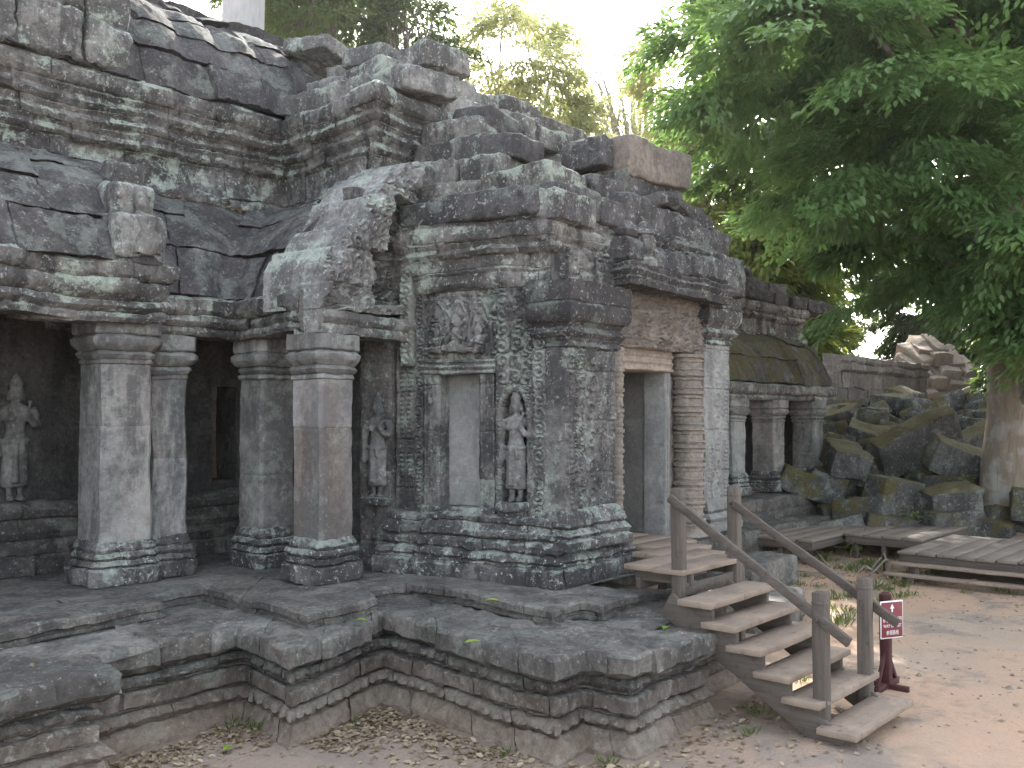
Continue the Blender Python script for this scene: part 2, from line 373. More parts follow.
# ------------------------------------------------------------------ terrace
ter = thing('stone_terrace', (6, 6, 0), 'low stepped stone terrace with moulded sides in front of the temple', 'terrace')
tpath = [(-3, 7.05), (3.62, 7.05), (3.66, 7.58), (5.1, 7.58), (4.95, 6.66), (6.32, 7.06), (6.08, 4.80), (6.52, 4.84), (6.55, 4.36), (7.92, 4.40), (7.95, 4.75), (9.15, 4.8), (9.2, 7.5)]
base_c = [[(.06, -.12), (.06, .03), (.035, .04), (-.035, .165)],
          [(-.06, .165), (-.05, .18), (-.03, .195, .02), (-.02, .225, .045), (-.03, .26, .02), (-.05, .285)],
          [(-.10, .285), (-.10, .31)], [(-.06, .31), (-.045, .325), (-.045, .43), (-.06, .445)],
          [(-.13, .445), (-.13, .475)], [(-.11, .475), (-.09, .49, .015), (-.08, .525, .04), (-.09, .56, .015), (-.11, .575)], [(-.14, .575), (-.14, .62)]]
sweep(Geo(), tpath, base_c, cell=.026, jl=.85, jit=.012, per=.145, seed=1).build('base_moulding', M['base'], ter, (.014, .02), seed=1)
slab_c = [[(-.5, .60), (-.06, .60), (.0, .635), (.035, .66), (.04, .80), (.02, .825), (-.75, .822)]]
sweep(Geo(), tpath, slab_c, cell=.05, jl=.75, groove=.012, jit=.028, seed=2).build('slab_edge', M['slab'], ter, (.016, .03), seed=2)
def polyfill(name, pts, z, mat, parent, cell=.5):
    bm = bmesh.new(); vs = [bm.verts.new((x, y, z)) for x, y in pts]; bm.faces.new(vs)
    bmesh.ops.triangulate(bm, faces=bm.faces[:]); me = bpy.data.meshes.new(name); bm.to_mesh(me); bm.free()
    at = me.attributes.new('blk', 'FLOAT', 'POINT'); at.data.foreach_set('value', [.3] * len(me.vertices)); return link(name, me, mat, parent)
polyfill('paving', [(-3, 7.3), (3.4, 7.3), (5.4, 7.8), (5.3, 7.2), (6.5, 7.3), (6.5, 5.2), (6.9, 5.1), (6.9, 4.7), (9., 5.0), (9.0, 12), (-3, 12)], .80, M['slab'], ter)
up_path = [(-3, 7.95), (3.0, 8.08), (3.05, 8.28), (3.95, 8.45), (4.9, 8.62), (4.95, 8.95), (5.5, 9.0), (5.55, 8.0), (5.4, 7.05), (6.38, 7.18), (6.72, 7.5), (7.18, 7.76), (6.97, 5.52), (7.4, 5.6), (7.42, 5.35), (8.35, 5.5), (8.6, 5.7), (8.65, 7.0)]
up_path = [(-3, 7.95), (3.0, 8.08), (3.05, 8.28), (4.9, 8.62), (4.95, 9.0), (5.62, 9.0), (5.42, 7.08), (6.38, 7.2), (6.6, 7.55), (7.15, 7.55), (6.97, 5.52), (7.45, 5.58), (7.47, 5.3), (8.3, 5.4), (8.4, 7.0)]
up_c = [[(.0, .80), (.0, .835), (-.025, .84), (-.025, .87)], [(-.02, .87), (.01, .885), (.012, .945), (-.02, .962), (-.7, .96)]]
sweep(Geo(), up_path, up_c, cell=.05, jl=.8, groove=.008, jit=.014, seed=3).build('upper_step', M['slab'], ter, (.009, .022), seed=3)
polyfill('upper_paving', [(-3, 8.5), (3, 8.5), (4.8, 9.1), (5.2, 9.4), (6.0, 9.2), (5.9, 7.6), (6.4, 7.8), (7.5, 8.0), (7.5, 6.1), (9.8, 6.1), (9.8, 14), (-3, 14)], .945, M['slab'], ter)

# ------------------------------------------------------------------ entrance porch
COR = np.array([8.15, 6.51]); U = np.array([-.18, .984]); NW = np.array([-.984, -.18]); V2 = np.array([.999, .045]); ND = np.array([.045, -.999])
def W3(s, z, off=0): q = COR + s * U + off * NW; return np.array([q[0], q[1], z])
def D3(t, z, off=0): q = COR + t * V2 + off * ND; return np.array([q[0], q[1], z])
EXW = np.array([-U[0], -U[1], 0]); NW3 = np.array([NW[0], NW[1], 0]); EXD = np.array([V2[0], V2[1], 0]); ND3 = np.array([ND[0], ND[1], 0])
AW = math.atan2(-U[1], -U[0]); AD = math.atan2(V2[1], V2[0])
porch = thing('temple_porch', (9.5, 7.5, .95), 'carved stone entrance porch with tall doorway, side window and goddess niche', 'temple porch')
def joints(S, Z, ch=.42, bl=.7, g=.014, s=0):
    rg = np.random.default_rng(abs(s)); c = np.floor(Z / ch + .3).astype(int); off = rg.random(60)[np.clip(c, 0, 59)] * bl
    dz = np.abs((Z / ch + .3) % 1 - .5); ds = np.abs(((S + off) / bl) % 1 - .5)
    return -g * np.maximum(np.clip((dz - (.5 - .018 / ch * .8)) * 60, 0, 1), np.clip((ds - (.5 - .018 / bl * .8)) * 60, 0, 1))
def P3(S, Z, s): return np.stack([S, Z, 0 * S + s * 1.7], 1)
def foliage(S, Z, p=.14, a=.014, s=0):
    w = .35 * p * np.stack([vnoise(P3(S / p * 1.3, Z / p * 1.3, s), 1), vnoise(P3(S / p * 1.3, Z / p * 1.3, s), 2)], 1)
    x = (S + w[:, 0]) / p; z = (Z + w[:, 1]) / p; cx = x - np.floor(x) - .5; cz = z - np.floor(z) - .5
    r = np.hypot(cx, cz); th = np.arctan2(cz, cx); par = ((np.floor(x) + np.floor(z)) % 2) * 2 - 1
    return a * np.clip(np.sin(r * 20 + par * th * 1.0), -.6, 1) * np.clip(1.2 - r, 0, 1)
def plainh(s, a=.008): return lambda S, Z: joints(S, Z, s=s) + a * fbm(P3(S * 6, Z * 6, s), s, 3)
def carved(s, p=.14, a=.014, ch=.42): return lambda S, Z: joints(S, Z, ch, s=s) + foliage(S, Z, p, a * 1.7, s) + .006 * fbm(P3(S * 9, Z * 9, s), s, 2)
def pilh(Wd, s, med=.30):
    def f(S, Z):
        x = np.abs(S - Wd / 2); e = Wd / 2 - x
        h = .018 * ((e > .015) & (e < .05)) + .022 * ((e > .07) & (e < .13)) * np.abs(np.sin(np.pi * Z / .055)) + .012 * ((e > .145) & (e < .165))
        zz = (Z % med) - med / 2; r = np.hypot(S - Wd / 2, zz); inn = e > .18
        h = h + inn * (.03 * np.clip(np.cos(r * 2 * np.pi / .085), -.2, 1) * np.clip(1.35 - r / .16, 0, 1)) + inn * (r > .16) * foliage(S, Z, .12, .02, s)
        return h * np.clip(.75 + .9 * vnoise(P3(S * 2.2, Z * 2.2, s), s), .15, 1) + joints(S, Z, .55, 9, .02, s) + .008 * fbm(P3(S * 9, Z * 9, s), s, 3)
    return f
def scrollh(Wd, s):
    def f(S, Z):
        zi = np.floor(Z / Wd); z = Z - (zi + .5) * Wd; x = S - Wd / 2; r = np.hypot(x, z); th = np.arctan2(z, x)
        return .03 * np.clip(np.sin(r / Wd * 17 + ((zi % 2) * 2 - 1) * th), -.4, 1) * np.clip(1.4 - r / Wd * 1.6, 0, 1) + joints(S, Z, .5, 9, .016, s) + .006 * fbm(P3(S * 9, Z * 9, s), s, 2)
    return f
# plinth, in two bands of mouldings round the corner
pl_path = [tuple(W3(2.05, 0)[:2]), tuple(COR), tuple(D3(1.27, 0)[:2])]
pl_c = [[(.36, .93), (.38, .97), (.385, 1.12), (.36, 1.14)], [(.33, 1.14), (.30, 1.17), (.33, 1.20, .01), (.32, 1.24), (.25, 1.27)],
        [(.24, 1.27), (.27, 1.30), (.27, 1.35), (.20, 1.39)], [(.19, 1.39), (.22, 1.42, .012), (.22, 1.46), (.15, 1.50), (.12, 1.54)], [(.12, 1.54), (.14, 1.56), (.14, 1.60), (.08, 1.63), (-.2, 1.64)]]
sweep(Geo(), pl_path, pl_c, cell=.035, jl=.6, groove=.010, jit=.012, per=.07, seed=4).build('plinth', M['plinth'], porch, (.016, .03), seed=4)
# side wall (s = distance from the corner towards the gallery)
g = Geo()
def wp(g, s0, s1, z0, z1, hf, off=0, depth=.35, cell=.022): panel(g, W3(s1, z0, off), EXW, NW3, s1 - s0, z1 - z0, hf, cell, depth)
def dp(g, t0, t1, z0, z1, hf, off=0, depth=.35, cell=.022): panel(g, D3(t0, z0, off), EXD, ND3, t1 - t0, z1 - z0, hf, cell, depth)
wp(g, .64, 1.62, 3.34, 4.12, carved(3, .22, .018), .0, .5, .016)
wp(g, 1.62, 1.74, 1.6, 4.12, scrollh(.12, 5), .0, .5, .011); wp(g, 1.74, 2.05, 1.5, 4.12, pilh(.31, 4, .2), -.04, .5, .012)
wp(g, .16, .46, 3.05, 4.12, carved(5, .17, .02), .01, .5, .014); wp(g, .46, .63, 3.05, 4.12, scrollh(.17, 6), .03, .5, .011)
wp(g, -.02, 2.05, 4.12, 4.5, lambda S, Z: joints(S, Z, .4, .6, s=6) + .012 * np.sin(Z * 60) + .01 * fbm(P3(S * 7, Z * 7, 2), 6, 3), .0, .5)
g.build('side_wall', M['wall'], porch, (.006, .018), seed=5)
# pilaster strip with pale plaster-like scroll at the corner
g = Geo(); wp(g, .0, .15, 1.62, 4.12, scrollh(.15, 8), .045, .4, .011); wp(g, -.10, .0, 1.62, 4.12, scrollh(.1, 9), .02, .4, .011); g.build('corner_strip', M['pale'], porch, (.006, .012), seed=6)
g = Geo(); wp(g, 1.76, 1.92, 3.3, 4.95, scrollh(.16, 12), .07, .4, .012); wp(g, 1.92, 2.4, 4.1, 5.2, carved(14, .2, .014), -.05, .4, .02); g.build('edge_strip', M['mint'], porch, (.008, .016), seed=6)
# window
win = Geo(); wf = lambda S, Z: .02 * np.sign(np.sin(S * 75)) * .5 + .004 * fbm(P3(S * 9, Z * 9, 1), 3, 2) + joints(S, Z, .52, 9, .012, 2)
wp(win, 1.39, 1.62, 1.66, 3.2, wf, .02, .55, .012); wp(win, .66, .85, 1.66, 3.2, wf, .02, .55, .012)
window = win.build('window', M['wall'], porch, (.005, .012), seed=7)
g = Geo(); wp(g, .64, 1.64, 3.19, 3.36, lambda S, Z: .018 * np.sin(Z * 95) + .012 * fbm(P3(S * 5, Z * 5, 1), 4, 3), .05, .5, .012); g.build('lintel', M['pale'], window, (.006, .02), seed=8)
g = Geo(); wp(g, .64, 1.64, 1.60, 1.70, plainh(9), .06, .5); g.build('sill', M['plinth'], window, (.006, .012), seed=9)
g = Geo(); q = W3(1.12, 2.45, -.24); v, f = rbox(q, (1.1, .12, 1.7), rz(AW), .02, .06); g.add(v, f)
g.build('window_recess', M['jamb'], window, (.004, .03), seed=10)
g = Geo(); q = W3(.86, 2.44, -.3); v, f = rbox(q, (.14, .4, 1.5), rz(AW), .02, .06); g.add(v, f); g.build('window_reveal', M['dark'], window, (.008, .02), seed=10)
# niche with the standing goddess
g = Geo()
def nh(S, Z):
    x = S - .24; inside = (np.abs(x) < .155) & (Z > .12) & (Z < 1.12); arch = (np.hypot(x, (Z - 1.12) * .62) < .155) & (Z >= 1.12)
    h = np.where(inside | arch, -.13, 0.0); rimd = np.abs(np.where(Z < 1.12, np.abs(x), np.hypot(x, (Z - 1.12) * .62)) - .185)
    return h + .025 * np.clip(1 - rimd / .03, 0, 1) * (Z > .3) + np.where(h < 0, 0, foliage(S, Z, .09, .012, 3)) + joints(S, Z, .5, 9, .01, 3)
wp(g, .13, .64, 1.60, 3.05, nh, .02, .5, .012); niche = g.build('niche', M['wall'], porch, (.004, .012), seed=11)

def figure(name, base, ang, h, mat, parent, seed=0, depth=.75, voxel=.009):
    """standing goddess carved in the round against its wall; one continuous body"""
    g = Geo(); L = lambda *s: loft(g, [(x, y * depth, z, rx, ry * depth) for (x, y, z, rx, ry) in s])
    for sx in (-1, 1):
        L((sx * .04, .015, .0, .036, .06), (sx * .04, .02, .03, .03, .05), (sx * .042, 0, .05, .022, .026), (sx * .045, 0, .1, .03, .033), (sx * .045, 0, .2, .034, .04))
        L((sx * .045, .02, .0, .03, .075), (sx * .045, .03, .028, .024, .06))
    L((0, 0, .115, .108, .07), (0, 0, .13, .115, .075), (0, 0, .3, .105, .075), (0, 0, .44, .112, .085), (0, 0, .5, .108, .082), (0, 0, .53, .09, .07))
    L((0, .01, .485, .118, .095), (0, .01, .5, .128, .104), (0, .01, .515, .118, .095))
    L((0, 0, .5, .1, .075), (0, 0, .57, .078, .06), (0, 0, .64, .08, .062), (0, 0, .71, .105, .07), (0, 0, .765, .13, .06), (0, 0, .79, .08, .045), (0, 0, .81, .036, .036), (0, 0, .85, .034, .034))
    for sx in (-1, 1): L((sx * .05, .035, .655, .02, .02), (sx * .05, .05, .675, .042, .045), (sx * .05, .05, .695, .045, .045), (sx * .05, .035, .73, .02, .02))
    L((0, .01, .828, .03, .035), (0, .012, .845, .045, .05), (0, .012, .88, .054, .058), (0, .01, .91, .056, .058), (0, .008, .94, .05, .05), (0, .005, .955, .055, .052), (0, 0, .965, .062, .055), (0, 0, .98, .058, .05), (0, 0, .985, .045, .042), (0, 0, 1.01, .042, .04), (0, 0, 1.03, .03, .03), (0, 0, 1.06, .012, .012))
    L((0, .065 , .868, .008, .012), (0, .07, .88, .012, .016), (0, .06, .905, .006, .008))
    for sx in (-1, 1): L((sx * .06, 0, .83, .012, .012), (sx * .062, 0, .86, .014, .018), (sx * .06, 0, .91, .01, .014))
    T = lambda pts, r: tube(g, [(x, y * depth, z) for x, y, z in pts], r, 10)
    T([(-.12, 0, .76), (-.15, .0, .7), (-.158, .01, .6), (-.155, .02, .5), (-.15, .03, .42), (-.148, .035, .385), (-.15, .03, .34)], [.042, .043, .037, .034, .028, .032, .018])
    T([(.125, 0, .765), (.16, .0, .7), (.165, .03, .62), (.13, .075, .63), (.09, .09, .68), (.075, .095, .715)], [.042, .042, .038, .033, .028, .03])
    T([(.075, .095, .7), (.09, .08, .78), (.1, .05, .83)], [.012, .012, .026])
    T([(-.02, .09, .5), (-.025, .095, .35), (-.02, .09, .15)], [.022, .018, .03]); T([(.03, .09, .5), (.05, .095, .4)], [.02, .014])
    me = bpy.data.meshes.new(name); me.from_pydata(np.concatenate(g.v).tolist(), [], g.f); t = bpy.data.objects.new('tmp', me); COL.objects.link(t)
    md = t.modifiers.new('r', 'REMESH'); md.mode = 'VOXEL'; md.voxel_size = voxel; md.use_smooth_shade = True
    sm = t.modifiers.new('s', 'SMOOTH'); sm.factor = .4; sm.iterations = 2
    dg = bpy.context.evaluated_depsgraph_get(); m2 = bpy.data.meshes.new_from_object(t.evaluated_get(dg)); bpy.data.objects.remove(t)
    v = np.empty(len(m2.vertices) * 3); m2.vertices.foreach_get('co', v); v = v.reshape(-1, 3) * h
    c, s_ = math.cos(ang), math.sin(ang); v = np.stack([v[:, 0] * c + v[:, 1] * s_, v[:, 0] * s_ - v[:, 1] * c, v[:, 2]], 1) + np.array(base)
    v = weather(v, .004, .004, seed); m2.vertices.foreach_set('co', v.ravel()); m2.flip_normals(); m2.update(); m2.name = name
    at = m2.attributes.new('blk', 'FLOAT', 'POINT'); at.data.foreach_set('value', np.full(len(v), .15, np.float32)); m2.shade_smooth()
    return link(name, m2, mat, parent)
M['fig'] = stone('carved figure stone', (.25, .243, .23), (.17, .164, .155), dark=.7, green=.3, white=.3, ofs=21., bumpk=.35)
figure('goddess_relief', W3(.395, 1.79, -.02), AW, 1.16, M['fig'], niche, 3)
g = Geo(); v, f = rbox(W3(.395, 1.73, .0), (.36, .26, .10), rz(AW), .02, .03); g.add(v, f); v, f = rbox(W3(.395, 1.65, -.02), (.26, .2, .1), rz(AW), .02, .03); g.add(v, f)
g.build('niche_pedestal', M['plinth'], niche, (.008, .01))
# three small seated figures over the window
for i, s_ in enumerate((1.42, 1.14, .86)):
    g = Geo(); c = W3(s_, 3.42 if i != 1 else 3.44, .02); k_ = .85 if i != 1 else 1.2; c[2] -= 0
    loft(g, [(c[0], c[1], c[2], .12 * k_, .07), (c[0], c[1], c[2] + .06 * k_, .13 * k_, .08), (c[0], c[1], c[2] + .1 * k_, .07 * k_, .055), (c[0], c[1], c[2] + .2 * k_, .09 * k_, .06), (c[0], c[1], c[2] + .235 * k_, .04, .035), (c[0], c[1], c[2] + .27 * k_, .055 * k_, .055), (c[0], c[1], c[2] + .32 * k_, .055 * k_, .055), (c[0], c[1], c[2] + .36 * k_, .03, .03), (c[0], c[1], c[2] + .39 * k_, .012, .012)], 14)
    for sx in (-1, 1):
        a_ = W3(s_ + sx * .085 * k_, c[2] + .2 * k_, .03); b_ = W3(s_ + sx * .10 * k_, c[2] + .11 * k_, .07); d_ = W3(s_ + sx * .02 * k_, c[2] + .16 * k_, .11); tube(g, [a_, b_, d_], [.035, .03, .025], 8)
        tube(g, [W3(s_ + sx * .02, c[2] + .03, .08), W3(s_ + sx * .13 * k_, c[2] + .04, .07)], [.035, .045], 8)
    g.build('praying_figure', M['wall'], porch, (.02, .02), seed=20 + i)
# arched frames round the little figures
g = Geo()
for s_ in (1.42, 1.14, .86):
    tube(g, [W3(s_ + .17 * math.cos(t), 3.42 + .5 * math.sin(t) * (1 + .2 * math.sin(t)), .0) for t in np.linspace(0, math.pi, 14)], .022, 7)
g.build('arch_frame', M['wall'], porch, (.008, .01))

# corner pilaster on the door front and its mate beyond the doorway
def pilaster(t0, t1, z0, zc, ztop, base_z, mat, bmat, cmat, off=.10, parent=porch, seed=0):
    g = Geo(); dp(g, t0, t1, base_z, zc, pilh(t1 - t0, seed), off, .5, .014)
    v, f = rbox(D3((t0 + t1) / 2, (base_z + zc) / 2, off - .26), (t1 - t0 - .02, .5, zc - base_z), rz(AD), .03, .08); g.add(v, f)
    p = g.build('pilaster', mat, parent, (.008, .016), seed=seed)
    q = [tuple(D3(t0 + .02, 0, off - .45)[:2]), tuple(D3(t0 + .02, 0, off)[:2]), tuple(D3(t1 - .02, 0, off)[:2]), tuple(D3(t1 - .02, 0, off - .45)[:2])]
    b = sweep(Geo(), q, [[(.14, z0), (.15, z0 + .1), (.11, z0 + .13)], [(.10, z0 + .13), (.13, z0 + .18, .008), (.07, z0 + .24)], [(.06, z0 + .24), (.09, z0 + .28), (.04, base_z - .02), (.0, base_z + .02)]], .03, 5, .008, .006, .06, seed); b.build('base', bmat, p, (.01, .012), seed=seed)
    c = sweep(Geo(), q, [[(.0, zc - .03), (.05, zc), (.03, zc + .05), (.06, zc + .09)], [(.07, zc + .09), (.10, zc + .14, .008), (.06, zc + .2), (.10, zc + .25)], [(.11, zc + .25), (.15, zc + .32), (.16, zc + .42), (.13, zc + .46)], [(.14, zc + .46), (.14, ztop), (-.2, ztop)]], .03, 5, .008, .006, .07, seed + 1); c.build('capital', cmat, p, (.01, .016), seed=seed)
    return p
pilaster(-.04, .95, 1.30, 3.46, 4.14, 1.72, M['wall'], M['plinth'], M['dark'], .27, seed=31)
g = Geo(); dp(g, .9, 1.2, 1.3, 4.14, plainh(6), .02, .4, .03); g.build('front_wall', M['warm'], porch, (.008, .016), seed=32)
pilaster(3.42, 4.12, 1.16, 3.70, 4.3, 1.58, M['jamb'], M['jamb'], M['mould'], .12, seed=41)
# doorway
door = thing('x', (0, 0, 0), None, None) if False else None
g = Geo(); dp(g, 2.54, 2.68, 1.15, 3.30, lambda S, Z: .012 * np.sign(np.sin(S * 100)) + .003 * fbm(P3(S * 9, Z * 9, 4), 3, 2), .0, .3, .014)
dframe = g.build('doorway', M['jamb'], porch, (.005, .014), seed=51)
for t, off, L in ((2.62, -.72, 1.35), (1.22, -.6, 1.2)):
    g = Geo(); v, f = rbox(D3(t, 2.2, off), (.1, L, 2.15), rz(AD), .02, .07); g.add(v, f); g.build('jamb', M['jamb'], dframe, (.005, .014), seed=56)
g = Geo(); dp(g, 1.22, 2.72, 3.26, 3.54, lambda S, Z: .02 * np.clip(np.sin(Z * 70), -.3, 1) + .004 * fbm(P3(S * 8, Z * 8, 4), 3, 2), .03, .5, .015)
v, f = rbox(D3(1.97, 3.36, -.8), (1.6, 1.3, .2), rz(AD), .02, .08); g.add(v, f)
g.build('door_head', M['warmplain'], dframe, (.004, .01), seed=52)
def lint(S, Z):
    m = .07 * np.exp(-(((S - 1.05) / .16) ** 2 + ((Z - .28) / .2) ** 2)); sw = .035 * np.sin(18 * np.hypot(S - 1.05, (Z + .25) * 1.1) ) 
    return m + sw * (Z > .1) * (Z < .6) + foliage(S, Z, .15, .045, 9) + .01 * fbm(P3(S * 12, Z * 12, 3), 5, 2)
g = Geo(); dp(g, 1.15, 3.40, 3.53, 4.22, lint, .12, .4, .016); g.build('carved_lintel', M['warm'], porch, (.006, .012), seed=53)
# ringed colonnette beside the doorway, its thin mate on the near side
def colonnette(t, r, name='colonnette'):
    secs = []; z = 1.22; c = D3(t, 0, .10); i = 0
    secs.append((c[0], c[1], 1.16, r * 1.15, r * 1.15))
    while z < 3.5:
        pat = [(.0, 1), (.07, 1), (.075, 1.12), (.10, 1.14), (.105, .98), (.125, .98), (.13, 1.2), (.17, 1.22), (.175, .98), (.2, .98), (.205, 1.1), (.23, 1.1), (.235, .95)]
        for dz, kk in pat:
            if z + dz < 3.52: secs.append((c[0], c[1], z + dz, r * kk * .86, r * kk * .86))
        z += .235
    g = loft(Geo(), secs, 24, .2); return g.build(name, M['warm'], porch, (.006, .012), seed=int(t * 10), sharp=30)
colonnette(2.98, .215); colonnette(1.20, .10)
g = Geo(); dp(g, 2.66, 3.44, 1.05, 3.5, plainh(5), -.06, .4, .03); g.build('front_wall', M['warm'], porch, (.006, .012), seed=54)
# inside of the porch: back and side walls so the door looks into the dark
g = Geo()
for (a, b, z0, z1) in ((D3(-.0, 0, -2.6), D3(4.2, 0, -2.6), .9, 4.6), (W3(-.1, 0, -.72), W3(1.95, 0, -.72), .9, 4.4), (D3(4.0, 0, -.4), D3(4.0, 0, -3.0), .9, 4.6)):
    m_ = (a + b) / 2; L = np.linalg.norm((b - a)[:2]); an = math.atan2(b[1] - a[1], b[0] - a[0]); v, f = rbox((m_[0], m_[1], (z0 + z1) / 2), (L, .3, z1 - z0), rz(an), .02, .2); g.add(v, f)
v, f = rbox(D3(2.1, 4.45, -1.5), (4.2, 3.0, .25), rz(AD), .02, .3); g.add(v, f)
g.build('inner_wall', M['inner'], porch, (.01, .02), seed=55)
# cornice over side wall and round the corner
co_path = [tuple(W3(2.05, 0)[:2]), tuple(COR), tuple(D3(1.3, 0)[:2])]
co_c = [[(.02, 4.14), (.05, 4.2), (.03, 4.3), (.06, 4.34)], [(.05, 4.34), (.05, 4.47), (.09, 4.5)], [(.09, 4.5), (.13, 4.55), (.10, 4.60), (.15, 4.66)], [(.15, 4.66), (.17, 4.74), (.13, 4.83), (.16, 4.86), (.02, 4.88), (-.6, 4.88)]]
sweep(Geo(), co_path, co_c, .035, .7, .012, .022, .08, 7).build('cornice', M['mould'], porch, (.014, .03), seed=61)
# heavy dark cornice block course above, with the weathered upper corner masonry
g = Geo()
def blk(g, c, size, rot=0, r=.03, tilt=(0, 0), cell=.07): v, f = rbox(c, size, eul(tilt[0], tilt[1], rot), r, cell); g.add(v, f)
blk(g, W3(.62, 5.04, -.15), (1.25, .75, .34), AW, .07); blk(g, W3(1.6, 5.02, -.25), (.72, .7, .28), AW, .05)
blk(g, D3(.35, 5.06, -.2), (.85, .8, .36), AD, .05); blk(g, D3(1.0, 5.03, -.18), (.5, .8, .32), AD, .05)
g.build('roof_course', M['dark'], porch, (.016, .03), seed=62)
g = Geo()
for (t0, t1, z0, z1, off, sd) in ((.0, .62, 4.16, 4.55, .16, 1), (.62, 1.22, 4.16, 4.5, .2, 2), (.0, .55, 4.55, 4.92, .12, 3), (.55, 1.24, 4.5, 4.92, .14, 4)):
    dp(g, t0 + .01, t1, z0, z1, carved(sd, .2, .014), off, .6, .025)
g.build('corner_masonry', M['wall'], porch, (.012, .03), seed=63)
# hood over the doorway: moulded slab with a frieze of heads, then broken pediment stones
h_path = [tuple(D3(1.28, 0, -.1)[:2]), tuple(D3(1.28, 0, .14)[:2]), tuple(D3(3.35, 0, .14)[:2]), tuple(D3(3.35, 0, -.1)[:2])]
h_c = [[(-.3, 4.2), (.28, 4.2), (.30, 4.27)], [(.30, 4.27), (.27, 4.3), (.32, 4.36), (.28, 4.4), (.31, 4.45)], [(.24, 4.45), (.28, 4.50), (.25, 4.6, .04), (.22, 4.72, .05), (.16, 4.8)], [(.14, 4.8), (.17, 4.86), (.05, 5.0), (-.3, 5.04)]]
sweep(Geo(), h_path, h_c, .035, .9, .012, .015, .2, 9).build('door_hood', M['dark'], porch, (.014, .03), seed=64)
g = Geo(); hx = lambda t, z, o: D3(1.46 + t, z, .34 + o)
def hring(t, z, o, rx, ry): c = hx(t, z, o); return (c[0], c[1], c[2], rx, ry)
loft(g, [hring(0, 4.46, 0, .2, .12), hring(0, 4.54, 0, .19, .12), hring(0, 4.60, .0, .08, .08), hring(0, 4.63, .01, .075, .08), hring(0, 4.65, .03, .085, .095), hring(0, 4.70, .03, .10, .11), hring(0, 4.77, .02, .11, .11), hring(0, 4.82, .01, .10, .10), hring(0, 4.84, .01, .13, .12), hring(0, 4.88, 0, .12, .11), hring(0, 4.90, 0, .09, .09), hring(0, 4.97, -.01, .06, .06), hring(0, 5.0, -.01, .02, .02)], 20)
tube(g, [hx(0, 4.79, .125), hx(0, 4.74, .145), hx(0, 4.72, .12)], [.012, .022, .014], 6); tube(g, [hx(-.04, 4.685, .115), hx(0, 4.685, .13), hx(.04, 4.685, .115)], [.01, .016, .01], 6)
for sx in (-1, 1): tube(g, [hx(sx * .03, 4.785, .11), hx(sx * .075, 4.78, .09)], [.012, .010], 6); tube(g, [hx(sx * .11, 4.80, .0), hx(sx * .115, 4.70, .0), hx(sx * .115, 4.64, .01)], [.02, .022, .015], 6)
g.build('stone_head', M['mould'], porch, (.008, .012), seed=65)
g = Geo(); dp(g, 1.75, 3.35, 4.46, 4.98, lambda S, Z: .06 * np.abs(np.sin(S * 9.5)) * np.clip(np.sin(Z * 6), 0, 1) + foliage(S, Z, .17, .035, 6) + .03 * fbm(P3(S * 5, Z * 5, 2), 4, 3), .25, .4, .02); g.build('carved_frieze', M['dark'], porch, (.015, .03), seed=66)
g = Geo()
for (t, z, w, d, hh, off, ti) in ((1.55, 5.16, .62, .6, .36, -.05, (0, .05)), (2.15, 5.15, .66, .7, .34, -.15, (.05, -.05)), (2.8, 5.12, .7, .7, .36, -.12, (0, .04)), (3.35, 4.98, .55, .7, .5, -.1, (0, -.04)), (3.85, 4.62, .75, .7, .55, .0, (0, .03)),
        (3.9, 5.1, .6, .7, .4, -.2, (.03, .08)), (1.9, 5.5, .8, .8, .34, -.35, (0, .05)), (2.7, 5.5, .8, .8, .36, -.38, (0, -.04)), (3.45, 5.42, .7, .7, .4, -.4, (0, .06)), (1.2, 5.36, .7, .7, .3, -.3, (0, 0)), (.6, 5.38, .6, .7, .3, -.45, (0, .06)), (4.1, 5.45, .5, .6, .3, -.5, (.05, .2))):
    blk(g, D3(t, z, off), (w, d, hh), AD, .06, ti, .06)
g.build('pediment_stone', M['dark'], porch, (.02, .045), seed=66)
# leaning fan shaped arch stones over the hood
g = Geo()
tube(g, [D3(1.75 + .75 * (1 - math.cos(t)), 5.05 + .42 * math.sin(t), .12) for t in np.linspace(.2, 2.6, 16)], .10, 8); g.build('arch_rib', M['dark'], porch, (.02, .03), seed=67)

